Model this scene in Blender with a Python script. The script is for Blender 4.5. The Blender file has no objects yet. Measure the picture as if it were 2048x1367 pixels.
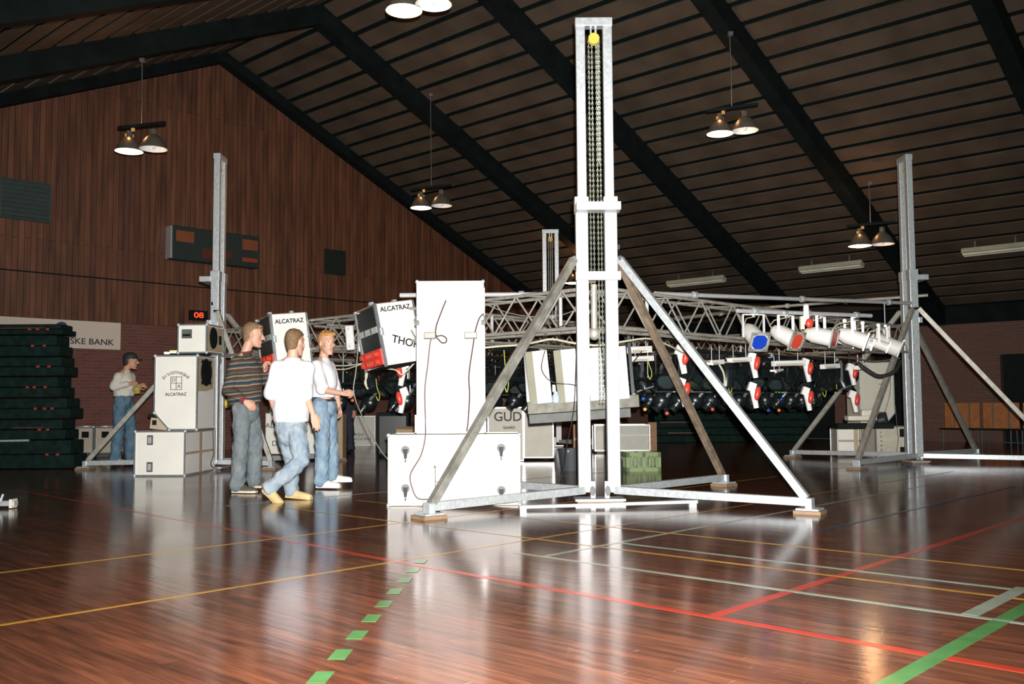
import bpy, bmesh, math, random
from mathutils import Vector, Matrix, Euler
random.seed(7)
C = bpy.context.scene.collection
sc = bpy.context.scene
PI = math.pi
# ---------------------------------------------------------------- camera
F, W, H = 1900.0, 2048, 1367
CAMH = 1.0
RC = Matrix.Rotation(PI/2+math.radians(3.67), 3, 'X') @ Matrix.Rotation(-0.007, 3, 'Z')
cam = bpy.data.cameras.new('camera'); cam.sensor_width = 36; cam.lens = F/W*36; cam.clip_end = 200
co = bpy.data.objects.new('camera', cam); C.objects.link(co)
co.matrix_world = Matrix.Translation((0, 0, CAMH)) @ RC.to_4x4()
sc.camera = co
def ray(px, py): return RC @ Vector((px-W/2, H/2-py, -F))
def at(px, py, t):
    d = ray(px, py); return Vector((0, 0, CAMH)) + d*(t/d.y)
def fl(px, py):
    d = ray(px, py); return Vector((0, 0, CAMH)) + d*(-CAMH/d.z)
# ---------------------------------------------------------------- world, light, exposure
w = bpy.data.worlds.new('world'); sc.world = w; w.use_nodes = True
w.node_tree.nodes['Background'].inputs[0].default_value = (.45, .85, .85, 1)
w.node_tree.nodes['Background'].inputs[1].default_value = .10
def lamp(name, kind, loc, energy, col=(1, 1, 1), size=.1, rot=None, **k):
    l = bpy.data.lights.new(name, kind); l.energy = energy; l.color = col
    if kind == 'AREA': l.size = size
    else: l.shadow_soft_size = size
    for a, b in k.items(): setattr(l, a, b)
    o = bpy.data.objects.new(name, l); o.location = loc
    if rot: o.rotation_euler = rot
    C.objects.link(o); return o
# the photographer's flash beside the lens
lamp('camera_flash', 'SPOT', (.05, -.08, 1.12), 9800, (1, .97, .93), .03,
     (math.radians(93), 0, 0), spot_size=math.radians(92), spot_blend=1)
sc.view_settings.view_transform = 'Standard'; sc.view_settings.look = 'None'
sc.view_settings.exposure = 0; sc.view_settings.gamma = 1
sc.render.film_transparent = False
# ---------------------------------------------------------------- hall frame (X right-back, Y left-back)
HA = math.atan2(.7298, .6836)
HM = Matrix.Rotation(HA, 4, 'Z')
def hw(x, y, z=0): return HM @ Vector((x, y, z))
# ---------------------------------------------------------------- materials
MATS = {}
def mat(name, col, rough=.5, metal=0, var=.12, scale=6, bump=0, emit=None, es=0, coat=0, spec=None, bscale=None):
    if name in MATS: return MATS[name]
    m = bpy.data.materials.new(name); m.use_nodes = True; nt = m.node_tree; b = nt.nodes['Principled BSDF']
    b.inputs['Roughness'].default_value = rough; b.inputs['Metallic'].default_value = metal
    if coat: b.inputs['Coat Weight'].default_value = coat
    if spec is not None: b.inputs['Specular IOR Level'].default_value = spec
    tc = nt.nodes.new('ShaderNodeTexCoord'); n = nt.nodes.new('ShaderNodeTexNoise'); n.inputs['Scale'].default_value = scale
    n.inputs['Detail'].default_value = 4
    nt.links.new(tc.outputs['Object'], n.inputs['Vector'])
    r = nt.nodes.new('ShaderNodeValToRGB'); r.color_ramp.elements[0].position = .3; r.color_ramp.elements[1].position = .7
    r.color_ramp.elements[0].color = (*[c*(1-var) for c in col], 1); r.color_ramp.elements[1].color = (*[min(1, c*(1+var)) for c in col], 1)
    nt.links.new(n.outputs['Fac'], r.inputs['Fac']); nt.links.new(r.outputs['Color'], b.inputs['Base Color'])
    if bump:
        bp = nt.nodes.new('ShaderNodeBump'); bp.inputs['Strength'].default_value = bump; bp.inputs['Distance'].default_value = .02
        n2 = nt.nodes.new('ShaderNodeTexNoise'); n2.inputs['Scale'].default_value = bscale or scale*2
        nt.links.new(tc.outputs['Object'], n2.inputs['Vector'])
        nt.links.new(n2.outputs['Fac'], bp.inputs['Height']); nt.links.new(bp.outputs['Normal'], b.inputs['Normal'])
    if emit:
        b.inputs['Emission Color'].default_value = (*emit, 1); b.inputs['Emission Strength'].default_value = es
    MATS[name] = m; return m
def nodes(m): return m.node_tree, m.node_tree.nodes['Principled BSDF']
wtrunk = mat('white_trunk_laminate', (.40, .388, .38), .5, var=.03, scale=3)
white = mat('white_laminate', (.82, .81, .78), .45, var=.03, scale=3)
cream = mat('cream_laminate', (.66, .62, .52), .5, var=.05, scale=3)
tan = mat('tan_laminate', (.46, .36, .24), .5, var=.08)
alu = mat('aluminium', (.62, .64, .66), .32, .85, var=.12, scale=18, bump=.03)
galv = mat('galvanised_steel', (.56, .60, .62), .42, .5, var=.16, scale=26, bump=.05)
paintw = mat('white_painted_steel', (.46, .47, .475), .4, .1, var=.08, scale=14)
trussm = mat('dull_truss_steel', (.40, .385, .34), .5, .5, var=.2, scale=12)
worn = mat('worn_galvanised', (.36, .35, .31), .4, .6, var=.35, scale=9)
rust = mat('brown_worn_steel', (.34, .26, .19), .45, .5, var=.35, scale=10)
black = mat('black_metal', (.006, .010, .011), .3, .0, var=.3, scale=15)
blackm = mat('matt_black', (.007, .012, .012), .7, spec=.12, var=.2)
dgrey = mat('dark_grey_panel', (.10, .105, .10), .6, var=.25, scale=8)
chrome = mat('chrome', (.8, .82, .84), .15, 1, var=.03)
chainm = mat('chain_steel', (.42, .45, .38), .3, .7, var=.1)
yellow = mat('yellow_paint', (.62, .46, .06), .5, var=.1)
red = mat('red_plastic', (.62, .05, .03), .35, var=.08)
redgel = mat('red_gel', (.65, .07, .04), .25, var=.05)
bluegel = mat('blue_gel', (.01, .05, .42), .25, var=.05)
greengel = mat('green_gel', (.02, .30, .08), .25, var=.05)
ambgel = mat('amber_gel', (.75, .32, .04), .25, var=.05)
darkgel = mat('dark_green_gel', (.01, .035, .03), .25, var=.05)
greenc = mat('pale_green_plastic', (.20, .27, .12), .5, var=.06)
brownw = mat('brown_plywood', (.26, .13, .06), .6, var=.2, scale=12)
card = mat('brown_cardboard', (.40, .29, .17), .8, var=.08)
orangew = mat('orange_plywood', (.36, .13, .035), .45, var=.2, scale=9)
ink = mat('black_ink', (.012, .01, .01), .6, var=.1)
brownink = mat('brown_ink', (.05, .025, .015), .6, var=.1)
wirew = mat('beige_cable', (.50, .47, .34), .5, var=.1)
wireb = mat('black_cable', (.02, .02, .02), .5, var=.1)
wirebr = mat('brown_cable', (.06, .025, .018), .5, var=.1)
wireg = mat('green_yellow_cable', (.35, .42, .05), .5, var=.25, scale=60)
wood_pad = mat('pale_wood_pad', (.24, .15, .085), .6, var=.2)
# ---------------------------------------------------------------- mesh builder
class MB:
    def __init__(s): s.v = []; s.f = []
    def add(s, vs, fs):
        n = len(s.v); s.v += [Vector(v) for v in vs]; s.f += [tuple(i+n for i in f) for f in fs]; return s
    def box(s, c, d, rot=None):
        c = Vector(c); x, y, z = [a/2 for a in d]
        vs = [Vector((i, j, k)) for i in (-x, x) for j in (-y, y) for k in (-z, z)]
        if rot is not None:
            R = rot if isinstance(rot, Matrix) else Euler(rot).to_matrix()
            vs = [R @ v for v in vs]
        return s.add([c+v for v in vs], [(0, 1, 3, 2), (4, 6, 7, 5), (0, 4, 5, 1), (2, 3, 7, 6), (0, 2, 6, 4), (1, 5, 7, 3)])
    def bar(s, a, b, wd, h, up=(0, 0, 1)):
        a = Vector(a); b = Vector(b); d = (b-a).normalized(); u = Vector(up)
        if abs(d.dot(u)) > .98: u = Vector((0, 1, 0))
        x = d.cross(u).normalized(); z = x.cross(d)
        vs = []
        for p in (a, b):
            for i, k in ((-1, -1), (1, -1), (1, 1), (-1, 1)): vs.append(p + x*i*wd/2 + z*k*h/2)
        return s.add(vs, [(3, 2, 1, 0), (4, 5, 6, 7), (0, 1, 5, 4), (1, 2, 6, 5), (2, 3, 7, 6), (3, 0, 4, 7)])
    def frus(s, a, b, ra, rb, n=12, cap=True):
        a = Vector(a); b = Vector(b); d = (b-a)
        if d.length < 1e-6: return s
        d.normalize(); u = Vector((0, 0, 1)) if abs(d.z) < .9 else Vector((1, 0, 0))
        x = d.cross(u).normalized(); y = d.cross(x)
        vs = [a+(x*math.cos(2*PI*i/n)+y*math.sin(2*PI*i/n))*ra for i in range(n)] + [b+(x*math.cos(2*PI*i/n)+y*math.sin(2*PI*i/n))*rb for i in range(n)]
        fs = [(i, (i+1) % n, n+(i+1) % n, n+i) for i in range(n)]
        if cap: fs += [tuple(range(n-1, -1, -1)), tuple(range(n, 2*n))]
        return s.add(vs, fs)
    def tube(s, pts, r, n=8):
        pts = [Vector(p) for p in pts]; N = len(pts); vs = []; x = None
        for i, p in enumerate(pts):
            d = (pts[min(i+1, N-1)]-pts[max(i-1, 0)]).normalized()
            if x is None:
                u = Vector((0, 0, 1)) if abs(d.z) < .9 else Vector((1, 0, 0)); x = d.cross(u).normalized()
            x = (x-d*x.dot(d)).normalized(); y = d.cross(x)
            vs += [p+(x*math.cos(2*PI*k/n)+y*math.sin(2*PI*k/n))*r for k in range(n)]
        fs = [(i*n+k, i*n+(k+1) % n, (i+1)*n+(k+1) % n, (i+1)*n+k) for i in range(N-1) for k in range(n)]
        fs += [tuple(range(n-1, -1, -1)), tuple(range((N-1)*n, N*n))]
        return s.add(vs, fs)
    def lathe(s, prof, M=None, n=20):
        M = M or Matrix.Identity(4); vs = []; fs = []
        for (r, z) in prof: vs += [M @ Vector((r*math.cos(2*PI*k/n), r*math.sin(2*PI*k/n), z)) for k in range(n)]
        for i in range(len(prof)-1):
            fs += [(i*n+k, i*n+(k+1) % n, (i+1)*n+(k+1) % n, (i+1)*n+k) for k in range(n)]
        return s.add(vs, fs)
    def ell(s, c, r, R=None, nu=14, nv=9):
        c = Vector(c); R = R or Matrix.Identity(3)
        if not hasattr(r, '__len__'): r = (r, r, r)
        vs = [c+R @ Vector((0, 0, r[2]))]
        for j in range(1, nv):
            a = PI*j/nv
            for i in range(nu):
                b = 2*PI*i/nu; vs.append(c+R @ Vector((r[0]*math.sin(a)*math.cos(b), r[1]*math.sin(a)*math.sin(b), r[2]*math.cos(a))))
        vs.append(c-R @ Vector((0, 0, r[2])))
        fs = [(0, 1+i, 1+(i+1) % nu) for i in range(nu)]
        for j in range(nv-2):
            fs += [(1+j*nu+i, 1+(j+1)*nu+i, 1+(j+1)*nu+(i+1) % nu, 1+j*nu+(i+1) % nu) for i in range(nu)]
        l = len(vs)-1; o = 1+(nv-2)*nu
        fs += [(l, o+(i+1) % nu, o+i) for i in range(nu)]
        return s.add(vs, fs)
    def caps(s, pts, rs):
        for i, p in enumerate(pts):
            s.ell(p, rs[i])
            if i: s.frus(pts[i-1], p, rs[i-1], rs[i], 14)
        return s
    def loft(s, rings, n=20):
        vs = []; fs = []
        for (c, rx, ry, yaw) in rings:
            c = Vector(c)
            for k in range(n):
                a = 2*PI*k/n; x = rx*math.copysign(abs(math.cos(a))**.85, math.cos(a)); y = ry*math.copysign(abs(math.sin(a))**.85, math.sin(a))
                vs.append(c+Vector((x*math.cos(yaw)-y*math.sin(yaw), x*math.sin(yaw)+y*math.cos(yaw), 0)))
        for i in range(len(rings)-1):
            fs += [(i*n+k, i*n+(k+1) % n, (i+1)*n+(k+1) % n, (i+1)*n+k) for k in range(n)]
        fs += [tuple(range(n-1, -1, -1)), tuple(range((len(rings)-1)*n, len(rings)*n))]
        return s.add(vs, fs)
    def prism(s, poly, y0, y1):            # polygon in xz, extruded along y
        n = len(poly); vs = [(x, y0, z) for x, z in poly]+[(x, y1, z) for x, z in poly]
        return s.add(vs, [tuple(range(n)), tuple(range(2*n-1, n-1, -1))]+[((i+1) % n, i, n+i, n+(i+1) % n) for i in range(n)])
    def build(s, name, m, parent=None, smooth=False, bevel=0, loc=None, rot=None, remesh=0, fix=True):
        me = bpy.data.meshes.new(name); me.from_pydata([tuple(v) for v in s.v], [], s.f)
        if fix:
            bm = bmesh.new(); bm.from_mesh(me); bmesh.ops.recalc_face_normals(bm, faces=bm.faces); bm.to_mesh(me); bm.free()
        me.materials.append(m)
        if smooth:
            me.polygons.foreach_set('use_smooth', [True]*len(me.polygons))
            if smooth != 2 and not remesh:
                try: me.set_sharp_from_angle(angle=math.radians(40))
                except Exception: pass
        o = bpy.data.objects.new(name, me); C.objects.link(o)
        if parent is not None: o.parent = parent
        if loc is not None: o.location = loc
        if rot is not None: o.rotation_euler = rot
        if bevel:
            b = o.modifiers.new('bevel', 'BEVEL'); b.width = bevel; b.segments = 2; b.limit_method = 'ANGLE'
        if remesh:
            r = o.modifiers.new('remesh', 'REMESH'); r.mode = 'VOXEL'; r.voxel_size = remesh; r.use_smooth_shade = True
            q = o.modifiers.new('smooth', 'SMOOTH'); q.factor = .5; q.iterations = 4
        return o
def tag(o, label=None, cat=None, group=None, kind=None):
    if label: o['label'] = label
    if cat: o['category'] = cat
    if group: o['group'] = group
    if kind: o['kind'] = kind
    return o
def thing(name, label, cat, loc=(0, 0, 0), rz=0, group=None, rot=None):
    o = bpy.data.objects.new(name, None); C.objects.link(o); o.location = loc
    o.rotation_euler = rot if rot is not None else (0, 0, rz); o.empty_display_size = .1
    return tag(o, label, cat, group)
def kids(o): return [c for c in bpy.data.objects if c.parent == o]
def copy_tree(o, parent=None, cache={}):
    c = o.copy(); C.objects.link(c)
    if parent is not None: c.parent = parent
    for ch in kids_of(o): copy_tree(ch, c)
    return c
_kc = {}
def kids_of(o):
    if o.name not in _kc: _kc[o.name] = kids(o)
    return _kc[o.name]
def struct(o, kind='structure'): o['kind'] = kind; return o
def text(s, size, m, parent, loc, rot, name='lettering', bold=0, extrude=.0015, align='CENTER', label=None, sx=1):
    cu = bpy.data.curves.new('t', 'FONT'); cu.body = s; cu.size = size; cu.extrude = extrude; cu.offset = bold
    cu.align_x = align; cu.align_y = 'CENTER'
    to = bpy.data.objects.new('t', cu); C.objects.link(to); bpy.context.view_layer.update()
    me = bpy.data.meshes.new_from_object(to.evaluated_get(bpy.context.evaluated_depsgraph_get()))
    bpy.data.objects.remove(to); me.materials.clear(); me.materials.append(m)
    o = bpy.data.objects.new(name, me); C.objects.link(o)
    if parent is not None: o.parent = parent
    o.location = loc; o.rotation_euler = rot; o.scale = (sx, 1, 1)
    if label: o['label'] = label
    return o
# ================================================================ THE HALL
RIDGE, RZ, SL, XL, XR, YB, YG = 11.0, 9.02, .447, -2.0, 24.0, -6.0, 19.5
def roofz(x): return RZ-SL*abs(x-RIDGE)
# floor: parquet boards running along hall Y
fm = bpy.data.materials.new('glossy_parquet'); fm.use_nodes = True; nt, b = nodes(fm); L = nt.links
tc = nt.nodes.new('ShaderNodeTexCoord'); mp = nt.nodes.new('ShaderNodeMapping'); mp.inputs['Rotation'].default_value = (0, 0, PI/2)
L.new(tc.outputs['Object'], mp.inputs['Vector'])
br = nt.nodes.new('ShaderNodeTexBrick'); br.inputs['Scale'].default_value = 1; br.inputs['Brick Width'].default_value = 1.5; br.inputs['Row Height'].default_value = .09
br.inputs['Mortar Size'].default_value = .0014; br.inputs['Color1'].default_value = (.175, .063, .034, 1); br.inputs['Color2'].default_value = (.105, .040, .024, 1)
br.inputs['Mortar'].default_value = (.055, .022, .015, 1); br.offset = .37; br.inputs['Bias'].default_value = -.1
L.new(mp.outputs[0], br.inputs['Vector'])
mp2 = nt.nodes.new('ShaderNodeMapping'); mp2.inputs['Scale'].default_value = (9, .8, 1); L.new(tc.outputs['Object'], mp2.inputs['Vector'])
gn = nt.nodes.new('ShaderNodeTexNoise'); gn.inputs['Scale'].default_value = 3; gn.inputs['Detail'].default_value = 6; L.new(mp2.outputs[0], gn.inputs['Vector'])
gr = nt.nodes.new('ShaderNodeValToRGB'); gr.color_ramp.elements[0].position = .3; gr.color_ramp.elements[1].position = .75
gr.color_ramp.elements[0].color = (.45, .47, .5, 1); gr.color_ramp.elements[1].color = (1.35, 1.25, 1.15, 1); L.new(gn.outputs['Fac'], gr.inputs[0])
mx = nt.nodes.new('ShaderNodeMixRGB'); mx.blend_type = 'MULTIPLY'; mx.inputs[0].default_value = 1; L.new(br.outputs['Color'], mx.inputs[1]); L.new(gr.outputs[0], mx.inputs[2])
# pale scuffs and scratches
mp3 = nt.nodes.new('ShaderNodeMapping'); mp3.inputs['Scale'].default_value = (1.6, 14, 1); mp3.inputs['Rotation'].default_value = (0, 0, .9); L.new(tc.outputs['Object'], mp3.inputs['Vector'])
sn = nt.nodes.new('ShaderNodeTexNoise'); sn.inputs['Scale'].default_value = 3.5; sn.inputs['Detail'].default_value = 3; L.new(mp3.outputs[0], sn.inputs['Vector'])
sr = nt.nodes.new('ShaderNodeValToRGB'); sr.color_ramp.elements[0].position = .68; sr.color_ramp.elements[1].position = .76
sr.color_ramp.elements[0].color = (0, 0, 0, 1); sr.color_ramp.elements[1].color = (.45, .45, .45, 1); L.new(sn.outputs['Fac'], sr.inputs[0])
mx2 = nt.nodes.new('ShaderNodeMixRGB'); mx2.inputs[2].default_value = (.34, .24, .19, 1); L.new(sr.outputs[0], mx2.inputs[0]); L.new(mx.outputs[0], mx2.inputs[1])
L.new(mx2.outputs[0], b.inputs['Base Color'])
rn = nt.nodes.new('ShaderNodeTexNoise'); rn.inputs['Scale'].default_value = 1.2; rn.inputs['Detail'].default_value = 5; L.new(tc.outputs['Object'], rn.inputs['Vector'])
rr = nt.nodes.new('ShaderNodeMapRange'); rr.inputs['To Min'].default_value = .08; rr.inputs['To Max'].default_value = .20; L.new(rn.outputs['Fac'], rr.inputs['Value']); L.new(rr.outputs[0], b.inputs['Roughness'])
bp = nt.nodes.new('ShaderNodeBump'); bp.inputs['Strength'].default_value = .06; bp.inputs['Distance'].default_value = .01; L.new(gn.outputs['Fac'], bp.inputs['Height']); L.new(bp.outputs['Normal'], b.inputs['Normal'])
HR = (0, 0, HA)
floor = struct(MB().box(((XL+XR)/2, (YB+YG)/2, -.05), (XR-XL, YG-YB, .1)).build('floor', fm, rot=HR))
def line_mat(n, c):
    return mat(n, c, .2, var=.18, scale=5)
lred = line_mat('red_floor_line', (.42, .035, .018)); lyel = line_mat('yellow_floor_line', (.36, .19, .03)); lgrn = line_mat('green_floor_line', (.07, .20, .06))
lwht = line_mat('pale_green_floor_line', (.26, .30, .23)); lblu = line_mat('blue_floor_line', (.02, .05, .12)); lbei = line_mat('beige_floor_line', (.62, .50, .26))
lz = [.0006]
def court(p0, p1, wd, m, lab):
    lz[0] += .00007
    o = MB().bar((p0[0], p0[1], lz[0]), (p1[0], p1[1], lz[0]), wd, .0008).build('court_line', m, floor); o['label'] = lab; return o
court((4.33, 12.2), (4.10, 7.2), .05, lred, 'faded red court line'); court((4.1, 7.2), (3.95, 4.6), .05, lred, 'red court line'); court((3.95, 4.6), (3.88, .2), .055, lred, 'red court line')
court((3.9, 2.41), (16, 2.41), .055, lred, 'red court line')
court((.4, 4.76), (14, 4.66), .03, lyel, 'thin yellow court line'); court((.4, 6.25), (14, 6.15), .03, lyel, 'thin yellow court line')
court((1.5, 1.38), (9, 1.38), .075, lgrn, 'wide green court line')
court((4.71, 4.4), (4.71, 0), .04, lwht, 'pale green court line'); court((4.72, 4.15), (12, 4.15), .04, lwht, 'pale green court line'); court((5.52, 4.15), (5.52, 0), .035, lwht, 'pale green court line')
court((5.28, 8.1), (5.28, 0), .03, lyel, 'thin yellow court line'); court((6.17, 8), (6.17, 0), .025, lyel, 'thin yellow court line')
court((4.73, 1.525), (5.6, 1.525), .075, lwht, 'wide pale green court line'); court((7, 3.34), (12, 3.34), .05, lblu, 'dark blue court line')
court((5.0, 8.6), (12, 8.4), .03, lwht, 'pale green court line')
dd = Vector((.235, .20, 0)).normalized(); p = Vector((2.11, 2.95, 0))
for i in range(9):
    q = p+dd*(.32*i); court((q-dd*.075)[:2], (q+dd*.075)[:2], .07, lgrn, 'green dash of a dashed court line')
court((-.5, 5.45), (1.02, 3.02), .30, lbei, 'wide beige court line')
# gable wall: brick below, planks above
def brick_mat(name, c1, c2, mo, swap=False):
    m = bpy.data.materials.new(name); m.use_nodes = True; nt, b = nodes(m); L = nt.links
    tc = nt.nodes.new('ShaderNodeTexCoord'); sp = nt.nodes.new('ShaderNodeSeparateXYZ'); cb = nt.nodes.new('ShaderNodeCombineXYZ')
    L.new(tc.outputs['Object'], sp.inputs[0]); L.new(sp.outputs['Y' if swap else 'X'], cb.inputs[0]); L.new(sp.outputs['Z'], cb.inputs[1])
    br = nt.nodes.new('ShaderNodeTexBrick'); br.inputs['Scale'].default_value = 1; br.inputs['Brick Width'].default_value = .24; br.inputs['Row Height'].default_value = .067
    br.inputs['Mortar Size'].default_value = .012; br.inputs['Color1'].default_value = (*c1, 1); br.inputs['Color2'].default_value = (*c2, 1); br.inputs['Mortar'].default_value = (*mo, 1)
    L.new(cb.outputs[0], br.inputs['Vector']); L.new(br.outputs['Color'], b.inputs['Base Color']); b.inputs['Roughness'].default_value = .8
    bp = nt.nodes.new('ShaderNodeBump'); bp.inputs['Strength'].default_value = .4; bp.inputs['Distance'].default_value = .01; bp.invert = True
    L.new(br.outputs['Fac'], bp.inputs['Height']); L.new(bp.outputs['Normal'], b.inputs['Normal']); return m
brickg = brick_mat('red_brick_gable', (.17, .055, .04), (.12, .04, .03), (.13, .075, .06))
bricks = brick_mat('red_brick_side', (.15, .065, .045), (.11, .05, .04), (.12, .08, .065), True)
pm = bpy.data.materials.new('vertical_planks'); pm.use_nodes = True; nt, b = nodes(pm); L = nt.links
tc = nt.nodes.new('ShaderNodeTexCoord'); sp = nt.nodes.new('ShaderNodeSeparateXYZ'); cb = nt.nodes.new('ShaderNodeCombineXYZ')
L.new(tc.outputs['Object'], sp.inputs[0]); L.new(sp.outputs['Z'], cb.inputs[0]); L.new(sp.outputs['X'], cb.inputs[1])
br = nt.nodes.new('ShaderNodeTexBrick'); br.inputs['Scale'].default_value = 1; br.inputs['Brick Width'].default_value = 7.5; br.inputs['Row Height'].default_value = .115; br.offset = .43; br.offset_frequency = 2
br.inputs['Mortar Size'].default_value = .006; br.inputs['Color1'].default_value = (.165, .066, .033, 1); br.inputs['Color2'].default_value = (.105, .040, .024, 1); br.inputs['Mortar'].default_value = (.025, .012, .01, 1)
br.inputs['Bias'].default_value = -.25
L.new(cb.outputs[0], br.inputs['Vector'])
mpp = nt.nodes.new('ShaderNodeMapping'); mpp.inputs['Scale'].default_value = (5, 1, .5); L.new(tc.outputs['Object'], mpp.inputs['Vector'])
n = nt.nodes.new('ShaderNodeTexNoise'); n.inputs['Scale'].default_value = 1.6; n.inputs['Detail'].default_value = 5; L.new(mpp.outputs[0], n.inputs['Vector'])
r = nt.nodes.new('ShaderNodeValToRGB'); r.color_ramp.elements[0].position = .3; r.color_ramp.elements[1].position = .7; r.color_ramp.elements[0].color = (.45, .45, .45, 1); r.color_ramp.elements[1].color = (1.2, 1.2, 1.2, 1)
L.new(n.outputs['Fac'], r.inputs[0]); mx = nt.nodes.new('ShaderNodeMixRGB'); mx.blend_type = 'MULTIPLY'; mx.inputs[0].default_value = 1
L.new(br.outputs['Color'], mx.inputs[1]); L.new(r.outputs[0], mx.inputs[2]); L.new(mx.outputs[0], b.inputs['Base Color']); b.inputs['Roughness'].default_value = .6
BT = 2.72
gw = struct(MB().box(((XL+XR)/2, YG+.15, BT/2), (XR-XL, .3, BT)).build('wall_back', brickg, rot=HR))
mb = MB(); mb.prism([(XL, BT), (XR, BT), (XR, roofz(XR)+.04), (RIDGE, RZ+.04), (XL, roofz(XL)+.04)], YG-.05, YG+.25)
plank = mb.build('wood_cladding', pm, gw); plank['label'] = 'dark brown vertical plank cladding above the brick'
mb = MB().bar((XL, YG-.06, 3.62), (XR, YG-.06, 3.62), .02, .025); cj = mb.build('cladding_joint', blackm, gw)
# side wall with door recesses (real openings closed by dark doors set back)
mb = MB(); doors = [(4.6, 6.85, 2.05), (9.0, 9.9, 2.2), (10.9, 12.0, 2.1)]
ys = [YB]+[v for d in doors for v in d[:2]]+[YG]
for i in range(0, len(ys), 2): mb.box((XR+.15, (ys[i]+ys[i+1])/2, 1.45), (.3, ys[i+1]-ys[i], 2.9))
for (a, c, h) in doors: mb.box((XR+.15, (a+c)/2, (h+2.9)/2), (.3, c-a, 2.9-h))
ws = struct(mb.build('wall_right', bricks, rot=HR))
for k, (a, c, h) in enumerate(doors):
    o = struct(MB().box((XR+.24, (a+c)/2, h/2), (.06, c-a, h)).build('door_%d' % (k+1), blackm, rot=HR, bevel=.005))
    MB().box((XR+.2, a+.12, 1.05), (.03, .02, .14)).build('door_handle', dgrey, o)
# ceiling: boards with open joints under a dark deck
mb = MB(); ang = math.atan(SL)
bm_ = mat('brown_ceiling_board', (.082, .060, .041), .75, var=.3, scale=1.3)
step = .43
for side in (1, -1):
    xm = (XR-RIDGE) if side > 0 else (RIDGE-XL)
    k = 0
    while (k+.5)*step < xm:
        d0 = k*step+.055; d1 = min((k+1)*step-.055, xm)
        xc = RIDGE+side*(d0+d1)/2; zc = RZ-SL*(d0+d1)/2
        mb.box((xc, (YB+YG)/2, zc+.02), ((d1-d0)/math.cos(ang), YG-YB, .03), (0, side*ang, 0)); k += 1
ceil = struct(mb.build('ceiling', bm_, rot=HR))
mb = MB()
mb.prism([(XL-.3, roofz(XL)+.10), (RIDGE, RZ+.2), (XR+.3, roofz(XR)-.05), (XR+.3, roofz(XR)+.2), (RIDGE, RZ+.5), (XL-.3, roofz(XL)+.3)], YB, YG)
mb.build('ceiling_deck', blackm, ceil)
beamm = mat('dark_stained_beam', (.006, .010, .010), .8, spec=.1, var=.3, scale=3)
for k, yb in enumerate([19.3, 15.62, 11.72, 8.15, 4.3, .3]):
    mb = MB(); D = .24 if k == 0 else .40
    mb.prism([(XL, roofz(XL)+.03), (RIDGE, RZ+.03), (XR-.02, roofz(XR-.02)+.03), (XR-.02, roofz(XR)-D), (RIDGE, RZ-D), (XL, roofz(XL)-D)], yb-.14, yb+.14)
    struct(mb.build('trim_%d' % (k+1), beamm, rot=HR))
# eaves fascia above side wall
struct(MB().box((XR-.03, (YB+YG)/2, 3.03), (.12, YG-YB, .42)).build('trim_7', beamm, rot=HR))
# ---- things on the gable wall
bann = thing('wall_banner', 'long white advertising banner with dark bank lettering on the brick wall behind the dark stack', 'banner', hw(8.84, YG-.03, 2.44), HA)
MB().box((-2.6, 0, 0), (5.2, .02, .56)).build('panel', mat('banner_white', (.62, .55, .47), .6, var=.03), bann)
text('SKE BANK', .17, mat('banner_ink', (.02, .025, .04), .6), bann, (-.14, -.014, -.14), (PI/2, 0, 0), align='RIGHT', bold=.002, sx=1.15)
MB().ell((-1.20, -.014, .11), (.13, .004, .13)).build('logo', mat('logo_blue', (.03, .04, .16), .6), bann, smooth=True)
MB().bar((-1.36, -.022, .17), (-1.04, -.022, .08), .004, .05, (0, 0, 1)).build('logo_stripe', MATS['banner_white'], bann)
MB().box((-3.1, -.013, 0), (.012, .004, .56)).build('seam', dgrey, bann)
sb = thing('scoreboard', 'wide black electronic scoreboard with dull orange panels high on the plank wall', 'scoreboard', hw(10.9, YG-.16, 4.52), HA)
MB().box((0, 0, 0), (2.15, .22, .74)).build('housing', mat('scoreboard_black', (.012, .03, .03), .5), sb, bevel=.02)
MB().box((-1.10, 0, 0), (.03, .24, .70)).build('side_trim', galv, sb)
orp = mat('dull_orange_panel', (.22, .065, .025), .6, var=.1); drp = mat('dark_red_panel', (.09, .018, .012), .6)
for (x, z, ww, hh, mm) in ((-.78, .15, .42, .24, orp), (.82, .15, .40, .24, orp), (-.2, -.17, .34, .22, drp), (.25, -.15, .2, .2, drp), (.82, -.2, .4, .09, mat('dim_red_panel', (.28, .05, .02), .5))):
    MB().box((x, -.112, z), (ww, .012, hh)).build('display_panel', mm, sb)
wc = thing('digital_clock', 'small black wall clock with glowing red digits beside the left steel tower', 'clock', hw(10.55, YG-.1, 2.98), HA)
MB().box((0, 0, 0), (.42, .08, .22)).build('housing', blackm, wc, bevel=.01)
text('08', .17, mat('red_led', (.8, .05, .02), .4, emit=(1, .09, .03), es=.9), wc, (-.01, -.045, 0), (PI/2, 0, 0), name='digits', bold=.004, sx=1.4)
for i, (x, z, s, lab) in enumerate(((6.88, 5.0, (.95, .78), 'large dim blue grey square vent high at the far left of the plank wall'), (14.25, 4.55, (.62, .62), 'small dark square vent on the plank wall right of the scoreboard'))):
    v = thing('wall_vent', lab, 'vent', hw(x, YG-.09, z), HA)
    vm = mat('vent_metal_%d' % i, ((.035, .06, .06), (.015, .022, .022))[i], .5)
    MB().box((0, 0, 0), (s[0], .06, s[1])).build('frame', vm, v)
    mb = MB()
    for k in range(9): mb.box((0, -.04, -s[1]/2+(k+.5)*s[1]/9), (s[0]*.9, .02, s[1]/16), (.5, 0, 0))
    mb.build('louvre', vm, v)
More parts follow.
